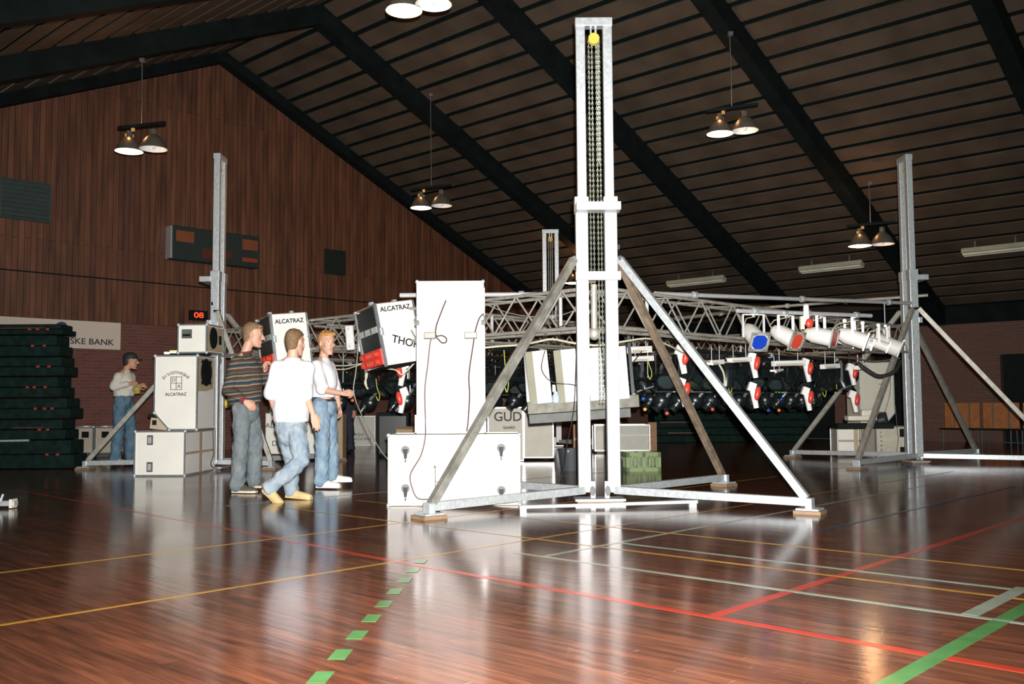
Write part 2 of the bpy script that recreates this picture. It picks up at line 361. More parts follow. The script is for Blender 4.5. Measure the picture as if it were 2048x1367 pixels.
# ================================================================ PENDANT LAMPS
emw = mat('lit_bulb_glass', (1, .8, .5), .4, emit=(1, .72, .42), es=9)
refl = mat('silver_reflector', (.95, .96, .97), .4, var=.02)
shade_m = mat('grey_shade', (.16, .15, .12), .35, .5)
amb = mat('lampglow_fitting', (.7, .42, .16), .3, .7, emit=(1, .5, .15), es=.35)  # emission on the ballast box imitates the lit lamp shining on it
def pendant(px, py, t, label, rz, dx=.42, s=1.0):
    p = at(px, py, t); hx = HM.inverted() @ p; top = roofz(hx.x)-.5
    o = thing('pendant_lamp', label, 'lamp', p, 0, 'twin pendant lamps under the roof')
    for j, (ox, oy, lit) in enumerate(((0, 0, True), (dx*math.cos(rz), dx*math.sin(rz), False))):
        mb = MB(); mb.lathe([(.225*s, 0), (.215*s, .03), (.17*s, .13), (.11*s, .2), (.06*s, .24), (.055*s, .33), (.03*s, .35), (.0, .35)], Matrix.Translation((ox, oy, 0)), 28)
        sh = mb.build('lamp_shade', shade_m, o, smooth=True, fix=False); sh['label'] = 'lit reflector shade' if lit else 'unlit reflector shade'
        if lit:
            MB().lathe([(0, -.022), (.12*s, -.018), (.218*s, .004), (.21*s, .02), (0, .02)], Matrix.Translation((ox, oy, 0)), 28).build('diffuser', emw, sh)
            MB().box((ox, oy, .27), (.13, .05, .05), (0, 0, .6)).box((ox+.06, oy, .38), (.05, .04, .07)).build('ballast_box', amb, sh)
        else:
            MB().lathe([(.222*s, .002), (.20*s, .03), (.155*s, .12), (.09*s, .19), (0, .2)], Matrix.Translation((ox, oy, 0)), 28).build('reflector', refl, sh, smooth=True, fix=False)
            MB().ell((ox, oy, .08), (.045, .045, .08)).build('bulb', mat('frosted_bulb', (.85, .88, .9), .2), sh, smooth=True)
    cx, cy = dx*math.cos(rz)*.5, dx*math.sin(rz)*.5
    MB().bar((-.22*math.cos(rz), -.22*math.sin(rz), .42), ((dx+.22)*math.cos(rz), (dx+.22)*math.sin(rz), .42), .06, .05).build('crossbar', blackm, o)
    MB().tube([(cx, cy, .42), (cx, cy, .9), (cx-.01, cy, top-p.z-.05), (cx, cy, top-p.z)], .008, 6).build('hanging_cable', dgrey, o)
    MB().box((cx, cy, top-p.z), (.08, .08, .06)).build('ceiling_hook', dgrey, o)
    lamp('lamp_light', 'POINT', p+Vector((0, 0, -.1)), 12, (1, .62, .32), .15)
    lamp('lamp_light', 'POINT', p+Vector((0, 0, .55)), 16, (1, .42, .15), .05)
pendant(808, 22, 11.4, 'twin pendant lamp cut by the top edge of the photo, nearest the camera', -.45)
pendant(842, 416, 19.9, 'twin pendant lamp in front of the roof corner above the racks', -.45, .50)
pendant(1440, 268, 15.8, 'twin pendant lamp right of the tall front tower', -.45, .42)
pendant(1720, 492, 18.6, 'twin pendant lamp lowest at the right beside the right tower', -.5, .42)
pendant(258, 303, 15.6, 'twin pendant lamp at the left in front of the gable wall', -.3, .48)
pendant(1146, 566, 25.0, 'twin pendant lamp mostly hidden behind the tall front tower', -.45)
# fluorescent fittings on the roof slope near the side wall
flm = mat('unlit_fluorescent_cover', (.42, .45, .34), .4)
for (a, c, lab) in (((1336, 578), (1450, 571), 'short pale fluorescent batten furthest away near the side wall'), ((1600, 550), (1726, 535), 'pale fluorescent batten between the two right lamps'), ((1925, 512), (2060, 494), 'pale fluorescent batten at the right edge of the photo')):
    X = 21.4; pts = []
    for q in (a, c):
        d = HM.inverted().to_3x3() @ ray(*q); k = X/d.x; pts.append(k*d.y)
    z = roofz(X)-.22
    o = thing('ceiling_batten', lab, 'light', hw(X, (pts[0]+pts[1])/2, z), HA)
    Ln = abs(pts[0]-pts[1])
    MB().box((0, 0, 0), (.2, Ln, .1), (0, ang, 0)).build('housing', flm, o, bevel=.01)
    MB().box((.06, 0, -.07), (.05, Ln*.96, .04)).box((-.06, 0, -.05), (.05, Ln*.96, .04)).build('tube', mat('fluorescent_tube', (.6, .62, .52), .3), o)
    MB().box((0, Ln*.3, .12), (.03, .03, .2)).box((0, -Ln*.3, .12), (.03, .03, .2)).build('bracket', dgrey, o)
# ================================================================ LIFTING TOWERS
TH = 4.98
def tower(loc, rz, label, feet, near=False, lowm=paintw):
    """feet: four world (x,y) points"""
    o = thing('lifting_tower', label, 'tower', (loc[0], loc[1], 0), rz)
    inv = Matrix.Rotation(-rz, 3, 'Z')
    px = .148
    for s in (-1, 1):
        MB().box((s*(px-.008), 0, (TH+.12)/2), (.095, .095, TH-.12)).build('inner_post', galv, o, bevel=.006)
        MB().box((s*px, 0, (2.98+.1)/2), (.128, .128, 2.88)).build('outer_post', lowm, o, bevel=.008)
        MB().box((s*(px+.0), 0, 3.02), (.145, .145, .16)).build('post_collar', lowm, o, bevel=.006)
    MB().box((0, 0, TH-.045), (.385, .11, .09)).build('head_beam', galv, o, bevel=.006)
    MB().box((.01, -.15, 2.97), (.45, .18, .085)).build('upper_crossbar', lowm, o, bevel=.006)
    MB().box((.01, -.085, 2.28), (.46, .06, .09)).build('lower_crossbar', lowm, o, bevel=.006)
    MB().box((px+.07, -.03, 2.58), (.04, .03, .05)).build('latch', black, o)
    pl = MB().lathe([(0, -.035), (.05, -.035), (.058, -.03), (.05, 0), (.058, .03), (.05, .035), (0, .035)], Matrix.Translation((0, -.02, TH-.22)) @ Matrix.Rotation(PI/2, 4, 'X'), 24).build('pulley', yellow, o)
    MB().box((-.03, 0, TH-.12), (.015, .05, .16)).box((.02, 0, TH-.12), (.02, .05, .16)).build('pulley_hanger', galv, o)
    MB().box((0, 0, .03), (.5, .3, .02)).build('base_plate', galv, o)
    MB().box((0, 0, .01), (.46, .26, .02)).build('wood_pad', wood_pad, o)
    for s in (-1, 1):
        MB().box((s*.07, -.085, .13), (.05, .04, .17)).build('wheel_bracket', lowm, o, bevel=.004)
        MB().lathe([(0, -.012), (.05, -.012), (.05, .012), (0, .012)], Matrix.Translation((s*.075, -.115, .12)) @ Matrix.Rotation(PI/2, 4, 'X')@Matrix.Scale(.55, 4, (1, 0, 0)), 16).build('wheel', dgrey, o)
    for (fx, fy) in feet:
        f = inv @ Vector((fx-loc[0], fy-loc[1], 0)); sx = 1 if f.x > 0 else -1; sy = 1 if f.y > 0 else -1
        d = f.normalized()
        MB().bar((sx*.16, sy*.03, .12), f*1.0+Vector((0, 0, .10)), .07, .075).build('base_bar', galv, o, bevel=.004)
        topp = Vector((sx*(px+.085), sy*.05, 2.46))
        MB().bar(topp, f*.985+Vector((0, 0, .13)), .07, .07).build('brace', (rust if sy > 0 else (worn if sx < 0 else galv)) if near else trussm, o, bevel=.004)
        MB().frus(topp+Vector((0, -.05*1, 0)), topp+Vector((0, .05, 0)), .025, .025, 12).build('brace_bolt', chrome, o)
        MB().box(f+Vector((0, 0, .04)), (.2, .2, .015), (0, 0, math.atan2(d.y, d.x))).build('foot_plate', galv, o)
        MB().box(f+Vector((0, 0, .015)), (.24, .22, .03), (0, 0, math.atan2(d.y, d.x))).build('wood_block', wood_pad, o)
        MB().box(f+Vector((0, 0, .09)), (.06, .11, .09), (0, 0, math.atan2(d.y, d.x))).build('foot_clevis', galv, o, bevel=.004)
    # hoist chains
    def chain(x, y, z0, z1, r=.011):
        mb = MB(); z = z0; k = 0
        while z > z1:
            a = (PI/2)*(k % 2)
            pts = [(x+math.cos(a)*.008*math.cos(t), y+math.sin(a)*.008*math.cos(t), z+.016*math.sin(t)) for t in [i*2*PI/6 for i in range(7)]]
            mb.tube(pts, .0035, 4); z -= .027; k += 1
        return mb.build('hoist_chain', chainm, o)
    zt = TH-.25
    if near:
        for (x, z1) in ((-.055, 2.05), (-.022, 1.75), (.040, 3.45), (.055, 1.0), (.022, 1.0)): chain(x, -.02 if x != .02 else -.06, zt, z1)
    else:
        for x in (-.04, .0, .045): MB().frus((x, 0, zt), (x, 0, 1.9), .006, .006, 5).build('hoist_chain', chainm, o)
    MB().frus((-.03, .0, 2.2), (-.03, 0, 1.72), .035, .035, 12).ell((-.03, 0, 1.7), (.06, .05, .07)).build('chain_hoist', trussm, o, smooth=True)
    return o
M_, R_, B_, L_ = Vector((.87, 9.66, 0)), Vector((6.45, 15.35, 0)), Vector((.90, 21.7, 0)), Vector((-4.65, 15.0, 0))
f1 = [fl(858, 1036), fl(1620, 1026), fl(1448, 971), (-.85, 11.4)]
tower(M_, 0, 'tall front lifting tower in the centre with four splayed braces and hoist chains', [(f[0], f[1]) for f in f1], True)
tower(R_, PI/2, 'right lifting tower seen edge-on beside the white spotlights', [(5.02, 13.95), (8.35, 14.5), (4.95, 16.9), (8.2, 16.9)], False, galv)
tower(B_, PI, 'rear lifting tower standing far behind the rig, its top left of the front tower', [(-.8, 23.3), (2.6, 23.3), (-.9, 20.3), (2.55, 20.0)], False)
tower(L_, -PI/2, 'left lifting tower seen edge-on behind the man in the striped sweater', [(-6.75, 15.1), (-3.72, 14.75), (-3.1, 16.9), (-6.1, 16.9)], False, galv)
# flat tie bar lying between the two front legs
tb = thing('tie_bar', 'long thin white steel bar lying on the floor before the front tower', 'bar', (0, 0, 0))
a, c = fl(1040, 1021), fl(1395, 1013)
MB().bar((a.x, a.y, .035), (c.x, c.y, .05), .045, .03).build('bar', paintw, tb, bevel=.004)
MB().box((a.x+.03, a.y, .02), (.06, .06, .04)).build('clamp', paintw, tb)
MB().box((c.x-.05, c.y, .03), (.07, .08, .06)).build('clamp', paintw, tb)
# ================================================================ TRUSSES
def truss(name_label, a, b, z0, z1, wd, cat='truss', bay=.66, r=.020):
    a = Vector(a); b = Vector(b); d = (b-a); Ln = d.length; yaw = math.atan2(d.y, d.x)
    o = thing('lattice_truss', name_label, cat, (a.x, a.y, 0), yaw)
    for y in (-wd/2, wd/2):
        for z in (z0, z1): MB().frus((0, y, z), (Ln, y, z), r, r, 10).build('chord', trussm, o, smooth=True)
    n = int(Ln/bay); st = Ln/n
    faces = [((-wd/2, z0), (-wd/2, z1)), ((wd/2, z0), (wd/2, z1)), ((-wd/2, z0), (wd/2, z0)), ((-wd/2, z1), (wd/2, z1))]
    for fi, (p, q) in enumerate(faces):
        mb = MB(); rr_ = .0105 if fi < 2 else .007
        for i in range(n):
            mb.frus((i*st, *p), ((i+.5)*st, *q), rr_, rr_, 6)
            mb.frus(((i+.5)*st, *q), ((i+1)*st, *p), rr_, rr_, 6)
        mb.build('lattice', trussm, o)
    for i in (1, n-1):
        MB().frus((i*st, -wd/2, z0), (i*st, -wd/2, z1), .02, .02, 8).build('upright', paintw, o)
    return o
u2 = Vector((.7065, .7077, 0)); 
def px_of(p):
    q = RC.transposed() @ (Vector(p)-Vector((0, 0, CAMH))); return W/2-F*q.x/q.z
def rig(s, r):
    """bilinear position in the rig: s towards the right tower, r towards the left tower, 0..1"""
    return M_*(1-s)*(1-r)+R_*s*(1-r)+L_*(1-s)*r+B_*s*r
Z0, Z1 = 1.77, 2.17
truss('front right side truss of the rig running to the right tower', rig(.015, .02), rig(.98, .02), Z0, Z1, .36)
truss('front left side truss of the rig carrying the two white racks', rig(.02, .015), rig(.02, .98), Z0, Z1, .36)
truss('rear right truss of the rig running from rear tower to right tower', rig(.98, .02), rig(.98, .98), Z0+.05, Z1+.05, .36)
truss('rear left truss of the rig running from left tower to rear tower', rig(.02, .98), rig(.98, .98), Z0, Z1, .36)
truss('inner truss of the rig closest to the front right truss', rig(.03, .34), rig(.97, .34), Z0, Z1-.05, .3)
truss('inner truss of the rig closest to the rear left truss', rig(.03, .68), rig(.97, .68), Z0, Z1-.05, .3)
def pipe(label, a, b, r, m, name='steel_pipe'):
    o = thing(name, label, 'pipe', a)
    MB().frus((0, 0, 0), Vector(b)-Vector(a), r, r, 12).build('tube', m, o, smooth=True)
    d = (Vector(b)-Vector(a)).normalized()
    for q in (.12, .5, .88):
        c = (Vector(b)-Vector(a))*q; MB().frus(c-d*.03, c+d*.03, r*1.6, r*1.6, 12).build('clamp', galv, o)
    return o
pipe('long white pipe lying level across the truss tops behind the front tower', at(800, 590, 11.6), at(1290, 587, 11.4), .028, paintw)
pipe('long white pipe from the front tower to the right tower above the spotlights', at(1310, 587, 11.4), at(1826, 606, 15.2), .028, paintw)
pipe('pale pipe rising to the right end past the right tower', at(1540, 614, 17.0), at(1856, 590, 15.6), .028, trussm)
pipe('pale pipe behind the truss rising towards the white pipe', at(1330, 640, 15), at(1540, 614, 17), .028, trussm)
# ================================================================ PAR LAMPS
def par_proto(bodym, gelm, framem, name, label, cat='light', group=None, rad=.115, ln=.34):
    """hangs from z=0; tilting body pivots at z=-.28; lamp points along local +Y"""
    o = thing(name, label, cat, (0, 0, 0), 0, group)
    mb = MB(); w2 = rad+.03
    mb.bar((-w2, 0, -.03), (w2, 0, -.03), .035, .012); mb.bar((-w2, 0, -.03), (-w2, 0, -.30), .012, .035, (0, 1, 0)); mb.bar((w2, 0, -.03), (w2, 0, -.30), .012, .035, (0, 1, 0))
    mb.build('yoke', bodym, o)
    MB().frus((-.03, 0, .0), (.03, 0, .0), .026, .026, 12).frus((0, 0, -.06), (0, 0, -.0), .012, .012, 8).build('hook_clamp', galv if bodym is not black else black, o)
    Mx = Matrix.Rotation(-PI/2, 4, 'X')
    bd = MB().lathe([(0, -ln*.60), (rad*.45, -ln*.58), (rad*.72, -ln*.5), (rad*.88, -ln*.34), (rad*.92, -ln*.30), (rad, -ln*.26), (rad, ln*.4), (rad*1.04, ln*.4), (rad*1.04, ln*.43), (rad*.9, ln*.43), (rad*.88, ln*.3)], Mx, 24).build('lamp_body', bodym, o, smooth=True, loc=(0, 0, -.28), fix=False)
    k = rad*1.12; mb = MB(); yf = ln*.45
    for (x, z, a, c) in ((0, k, 2*k, .03), (0, -k, 2*k, .03), (-k, 0, .03, 2*k), (k, 0, .03, 2*k)): mb.box((x*.9, yf, z*.9), (a, .02, c))
    for sx in (-1, 1):
        for sz in (-1, 1): mb.prism([(sx*k, sz*k), (sx*k*.35, sz*k), (sx*k, sz*k*.35)], yf-.01, yf+.01)
    mb.build('gel_frame', framem, bd)
    MB().lathe([(0, .01), (rad*.93, .01), (rad*.93, -.002), (0, -.002)], Matrix.Translation((0, yf-.004, 0)) @ Mx, 24).build('lens', gelm, bd)
    MB().tube([(0, -ln*.55, 0), (0, -ln*.75, .03), (.02, -ln*.6, .12), (.03, -.02, .24)], .007, 6).build('lead', black if bodym is black else wirew, bd)
    return o
def aim(o, d, body='lamp_body'):
    d = Vector(d).normalized(); o.rotation_euler = (0, 0, math.atan2(-d.x, d.y))
    for k in kids(o):
        if k.name.split('.')[0] == body: k.rotation_euler = (math.asin(d.z), 0, 0)
# white spotlights on the right-hand bar
bar = pipe('white bar carrying the row of white spotlights under the long pipe', at(1475, 621, 11.1), at(1742, 631, 12.4), .026, paintw, 'lamp_bar')
wp = [((1506, 619, 11.25), (.18, -.85, -.50), bluegel, 'white spotlight with a blue gel, leftmost on the white bar'),
      ((1571, 621, 11.5), (.52, -.74, -.42), redgel, 'white spotlight with an orange red gel, second on the white bar'),
      ((1641, 623, 11.9), (.76, -.60, -.24), mat('deep_red_gel', (.5, .03, .02), .25), 'white spotlight with a deep red gel, third on the white bar'),
      ((1706, 628, 12.25), (.84, -.40, -.36), darkgel, 'white spotlight with a dark green gel at the end of the white bar'),
      ((1770, 648, 14.6), (.90, -.2, -.38), mat('navy_gel', (.01, .02, .10), .25), 'white spotlight with a navy gel beside the right tower')]
frw = mat('grey_gel_frame', (.52, .53, .48), .4, .4)
for i, (q, d, g, lab) in enumerate(wp):
    o = par_proto(white, g, frw, 'white_spotlight', lab, group='white spotlights', rad=(.104 if i < 4 else .122), ln=(.38 if i < 4 else .45))
    if i == 4: MB().frus((0, 0, -.01), (0, 0, .36), .009, .009, 8).build('hanger_rod', galv, o)
    o.location = at(*q)+Vector((0, 0, -.03)); aim(o, d)
for i, (q, d) in enumerate((((1690, 672, 13.6), (.85, -.3, -.3)), ((1726, 676, 13.8), (.85, -.3, -.35)), ((1757, 680, 14.0), (.88, -.25, -.4)))):
    o = par_proto(white, darkgel, frw, 'white_spotlight', ('small white spotlight hanging lower, leftmost of the three behind the bar', 'small white spotlight hanging lower, middle of the three behind the bar', 'small white spotlight hanging lower, nearest the right tower')[i], group='white spotlights', rad=.07, ln=.30)
    o.location = at(*q)+Vector((0, 0, .22)); aim(o, d)
# small effect lights (white body, red dome)
def effect(loc, label, group, up=False, mir=1, s=1.0):
    o = thing('effect_light', label, 'light', loc, 0, group)
    k = -1 if not up else 1
    if not up and loc[2] < 1.74: MB().frus((-.02*mir, .03, 0), (-.02*mir, .03, 1.80-loc[2]), .007, .007, 6).build('hanger_rod', black, o)
    MB().box((-.02*mir, 0, k*.05*s), (.10*s, .09*s, .12*s), (0, .35*mir, 0)).build('bracket_box', white, o, bevel=.008)
    MB().ell((.04*mir*s, -.05, k*.14*s), (.045*s, .05*s, .10*s), Euler((0, -.25*mir*k, 0)).to_matrix()).build('red_dome', red, o, smooth=True)
    MB().frus((-.012*mir, -.03, k*.10*s), (.03*mir, -.03, k*.33*s), .045*s, .036*s, 14).build('lamp_barrel', white, o, smooth=True)
    return o
o = thing('effect_light', 'small upright white light with a round red lens on the white bar', 'light', at(1613, 645, 11.6), 0)
MB().frus((0, 0, -.02), (0, 0, .22), .045, .032, 14).build('lamp_barrel', white, o, smooth=True)
MB().ell((.02, -.05, -.01), (.05, .03, .06)).build('red_lens', red, o, smooth=True)
MB().box((-.05, .02, 0), (.05, .05, .16)).build('bracket', cream, o)
# black lamps: five rows on the rig
proto = par_proto(black, mat('dark_lens', (.03, .045, .045), .12), black, 'black_par_can', 'black par can in the front row of the rig', group='black par cans of the front row')
rows = [(.10, 1.66, 'front'), (.25, 1.64, 'second'), (.42, 1.64, 'third'), (.60, 1.64, 'fourth'), (.78, 1.62, 'fifth'), (.92, 1.62, 'rearmost')]
first = True; cnt = 0
lensm = {3: bluegel, 8: redgel, 14: greengel, 21: ambgel, 27: redgel, 33: bluegel, 40: greengel, 46: ambgel, 52: redgel}
for (r_, z, nm) in rows:
    a = rig(.05 if r_ > .2 else .27, r_)+Vector((0, 0, z)); c = rig(.96, r_)+Vector((0, 0, z))
    pipe('black lamp pipe carrying the %s row of par cans across the rig' % nm, a, c, .024, black, 'lamp_pipe')
    N = 16
    for i in range(N):
        q = a.lerp(c, (i+.5)/N)
        if q.y < 12.3 and 1000 < px_of(q) < 1310: continue
        if first: o = proto; first = False
        else: o = copy_tree(proto)
        o['label'] = 'black par can hanging in the %s row across the rig' % nm
        o['group'] = 'black par cans of the %s row' % nm
        o.location = q+Vector((0, 0, -.03)); dd_ = Vector((random.uniform(-.8, .8), random.uniform(-1, .3), random.uniform(-1.3, -.5)))
        if i % 2: dd_ = Vector((-.7, -.4, -.9))
        aim(o, dd_); cnt += 1
# lower bars with slender scanners, 4 rows
def scanner_proto(label, group):
    o = thing('scanner_light', label, 'light', (0, 0, 0), 0, group)
    MB().box((0, 0, -.10), (.22, .12, .12)).build('motor_box', black, o, bevel=.01)
    MB().frus((0, 0, 0), (0, 0, -.06), .012, .012, 8).build('hanger', black, o)
    d = Vector((.55, 0, -.83)).normalized()
    p0 = Vector((-.12, -.02, -.10)); 
    MB().frus(p0+Vector((.25, 0, 0)), p0+Vector((.25, 0, 0))-Vector((.20, 0, .24)), .03, .03, 12).build('barrel', mat('grey_barrel', (.17, .20, .20), .3, .6), o, smooth=True)
    MB().frus(Vector((-.07, -.02, -.34)), Vector((-.11, -.02, -.39)), .055, .065, 14).build('lamp_head', black, o, smooth=True)
    MB().ell((.0, .04, -.26), (.13, .10, .12)).build('lamp_globe', black, o, smooth=True)
    return o
sp_ = None; cntS = 0
lower = [(.17, 1.30, 'front'), (.34, 1.32, 'second'), (.52, 1.32, 'third'), (.72, 1.30, 'rear')]
for (r_, z, nm) in lower:
    a = rig(.06 if r_ > .2 else .30, r_)+Vector((0, 0, z)); c = rig(.95, r_)+Vector((0, 0, z))
    pipe('black lower pipe carrying the %s row of scanner lights' % nm, a, c, .022, black, 'lamp_pipe')
    for k in range(5):
        q = a.lerp(c, .05+.225*k)
        h = thing('pipe_hanger', 'thin steel hanger rod holding the %s lower pipe of scanner lights' % nm, 'hanger', q, 0, 'hanger rods of the %s lower pipe' % nm)
        MB().frus((0, 0, .0), (0, 0, Z0-z), .007, .007, 6).build('rod', galv, h)
    N = 13
    for i in range(N):
        q = a.lerp(c, (i+.5)/N)
        if q.y < 12.6 and 1000 < px_of(q) < 1310: continue
        lab = 'small black scanner light with grey barrel hanging in the %s lower row' % nm; g = 'scanner lights of the %s lower row' % nm
        if sp_ is None: sp_ = scanner_proto(lab, g); o = sp_
        else: o = copy_tree(sp_)
        o['label'] = lab; o['group'] = g; o.location = q+Vector((0, 0, -.02)); o.rotation_euler = (0, 0, random.uniform(-.35, .25))
        cntS += 1
ups = [(1362, 692, 11.4), (1505, 706, 12.7), (1612, 718, 13.9), (1702, 728, 15.1)]
los = [(1364, 757, 11.4), (1506, 766, 12.7), (1613, 775, 13.9), (1706, 782, 15.1)]
ordw = ['nearest the front tower', 'second from the front tower', 'third from the front tower', 'closest to the right tower']
for i, q in enumerate(ups): effect(at(*q), 'white effect light with red dome in the upper right row, '+ordw[i], 'red domed effect lights')
for i, q in enumerate(los): effect(at(*q), 'white effect light with red dome in the lower right row, '+ordw[i], 'red domed effect lights')
effect(at(806, 722, 12.8), 'white effect light with red dome under the lettered rack, upper one', 'red domed effect lights', mir=-1)
effect(at(806, 776, 12.8), 'white effect light with red dome left of the tall white case, lower one', 'red domed effect lights', mir=-1)
# white blacklight battens
def batten(px0, px1, py, t, h, label):
    a = at(px0, py, t); c = at(px1, py-2, t+.25)
    o = thing('tube_batten', label, 'light', a, 0, 'white tube battens')
    MB().bar((0, 0, 0), c-a, .08, h).build('housing', white, o, bevel=.006)
    MB().frus(Vector((.03, -.05, -.02)), (c-a)+Vector((-.03, -.05, -.02)), .016, .016, 8).build('tube', cream, o)
    for k in (.2, .8): MB().frus((c-a)*k, (c-a)*k+Vector((0, 0, .2)), .006, .006, 6).build('hanger', galv, o)
for (a, c, y, t, h, lab) in ((1258, 1300, 700, 12.0, .085, 'short white batten right of the leaning white boxes, upper one'), (1262, 1304, 718, 12.0, .07, 'short white batten right of the leaning white boxes, lower one'),
    (1418, 1444, 725, 11.9, .06, 'white batten just right of the front right brace'), (1458, 1500, 720, 12.3, .06, 'white batten left of the second red domed light'), (1546, 1608, 727, 13.1, .075, 'long white batten between the second and third red domed lights'),
    (1644, 1676, 733, 13.9, .07, 'white batten between the third and last red domed lights'), (1545, 1562, 741, 13.3, .03, 'tiny white batten below the long white batten'), (1712, 1730, 735, 14.6, .06, 'short white batten at the far right of the rig')):
    batten(a, c, y, t, h, lab)
# coloured pinspots
pin0 = None
for i, (px, py, t, m, cn) in enumerate(((1334, 826, 12.5, redgel, 'red'), (1287, 797, 12.5, bluegel, 'blue'), (1290, 818, 12.6, ambgel, 'amber'), (1425, 818, 13.5, redgel, 'dark red'), (1558, 820, 14.5, mat('orange_gel', (.8, .16, .03), .2), 'orange'),
        (1537, 820, 14.4, bluegel, 'pale blue'), (1559, 783, 14.8, mat('bright_green_gel', (.08, .55, .08), .2), 'bright green'), (1542, 781, 14.9, greengel, 'dark green'), (1563, 798, 14.7, bluegel, 'deep blue'), (705, 800, 13.5, redgel, 'small red'))):
    o = thing('pinspot', 'tiny black pinspot with %s lens hanging under the rig' % cn, 'light', at(px, py, t), 0, 'pinspots under the rig')
    MB().frus((0, .16, .05), (0, 0, 0), .022, .034, 14).build('lamp_body', black, o, smooth=True)
    MB().ell((0, -.005, 0), (.024, .012, .024)).build('lens', m, o, smooth=True)
    MB().frus((0, .08, .04), (0, .08, .5), .006, .006, 6).build('hanger', black, o)
# ================================================================ CASES
def case(name, label, cat, corner, yaw, d, m=white, edge=.022, roll=0, group=None, edgem=alu, corners=True, latches=()):
    """corner: world location of the front bottom-left corner; local x right, y away, z up"""
    o = thing(name, label, cat, corner, 0, group, rot=(0, roll, yaw))
    w_, dp, h = d; e = edge
    MB().box((w_/2, dp/2, h/2), (w_-.006, dp-.006, h-.006)).build('case_shell', m, o, bevel=.004)
    if edgem:
        mb = MB()
        for y in (0, dp):
            for z in (0, h): mb.bar((0, y, z), (w_, y, z), e, e)
            for x in (0, w_): mb.bar((x, y, 0), (x, y, h), e, e)
        for x in (0, w_):
            for z in (0, h): mb.bar((x, 0, z), (x, dp, z), e, e)
        mb.build('edge_trim', edgem, o)
    if corners:
        for x in (0, w_):
            for y in (0, dp):
                for z in (0, h): MB().ell((x, y, z), e*1.15, nu=10, nv=6).build('corner_cap', galv, o, smooth=True)
    for (x, z) in latches:
        l = MB().box((x, -.008, z), (.085, .02, .14)).build('recessed_latch', dgrey, o, bevel=.005)
        MB().box((x, -.02, z), (.05, .01, .09)).build('latch_plate', galv, l)
    return o
# -- the big trunk and tall case in the middle
a = fl(777, 1012); c = fl(1040, 1010); yaw = math.atan2(c.y-a.y, c.x-a.x); wd = (c-a).length
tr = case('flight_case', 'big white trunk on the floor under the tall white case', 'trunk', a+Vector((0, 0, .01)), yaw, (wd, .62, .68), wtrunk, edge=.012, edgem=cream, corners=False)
for x in (0, wd):
    for z in (0, .68): MB().ell((x, 0, z), .022, nu=10, nv=6).build('corner_cap', galv, tr, smooth=True)
for (px, py) in ((811, 908), (1003, 905), (811, 983), (1003, 988)):
    x = (px-777)/263*wd; z = (1012-py)/137*.68
    l = MB().lathe([(0, 0), (.035, 0), (.042, .012), (.035, .014), (0, .01)], Matrix.Translation((x, .0, z+.02)) @ Matrix.Rotation(PI/2, 4, 'X'), 20).build('butterfly_latch', mat('latch_ring', (.17, .17, .17), .9, spec=.1), tr, smooth=True)
    MB().prism([(x-.024, z+.03), (x+.024, z+.03), (x+.012, z-.065), (x-.012, z-.065)], -.018, -.008).build('latch_key', mat('latch_grey', (.05, .055, .055), .9, spec=.1), l)
    MB().box((x, -.016, z-.085), (.012, .006, .03)).build('rivet_strip', brownink, l)
for (x, z, sx, sz) in ((.458, .25, .006, .26), (.495, .225, .075, .006), (.532, .20, .006, .05), (.452, .37, .012, .02), (.458, .10, .008, .04)):
    MB().box((x, -.004, z), (sx, .004, sz)).build('pen_mark', brownink, tr)
R0 = Matrix.Rotation(yaw, 4, 'Z')
def trl(x, y, z): return a+R0.to_3x3() @ Vector((x, y, z))+Vector((0, 0, .01))
x0 = (834-777)/263*wd; x1 = (968-777)/263*wd
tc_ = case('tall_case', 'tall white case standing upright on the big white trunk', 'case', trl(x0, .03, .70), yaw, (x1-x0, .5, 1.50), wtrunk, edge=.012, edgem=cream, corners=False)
tw = x1-x0
for x in (.0, tw):
    MB().ell((x, 0, 1.5), .02, nu=10, nv=6).build('corner_cap', galv, tc_, smooth=True)
    MB().box((x, .01, .09), (.05, .03, .18)).build('corner_bracket', alu, tc_, bevel=.004)
MB().box((tw*.17, -.004, .08), (.07, .008, .12)).build('catch_plate', galv, tc_, bevel=.003)
MB().box((tw/2, -.003, .10), (tw*.96, .004, .20)).build('lower_panel', mat('lower_panel_white', (.44, .43, .42), .5), tc_)
for x in (-.0, tw):
    MB().tube([(x+.0, -.01, 1.10), (x+(.02 if x else -.02), -.02, 1.13), (x, -.02, 1.17)], .008, 8).box((x, -.005, 1.09), (.04, .02, .05)).build('side_clasp', dgrey, tc_)
for (px, w_, hh) in ((860, .115, .05), (943, .125, .05)):
    x = (px-834)/134*tw; bx = MB().box((x, -.025, (875-683)/300*1.5), (w_, .05, .065)).build('socket_box', mat('socket_cream', (.17, .15, .11), .4), tc_, bevel=.006)
    MB().box((x, -.03, (875-683)/300*1.5-.028), (w_*.98, .045, .012)).build('socket_lip', dgrey, bx)
def tpt(px, py, y=-.03):
    return trl(x0+(px-834)/134*tw, .03+y, .70+(875-py)/300*1.5)
text('DAMMONCINET', .055, mat('faded_ink', (.33, .31, .29), .6), tc_, (tw/2, -.004, 1.05), (PI/2, 0, 0), label='very faint lettering')
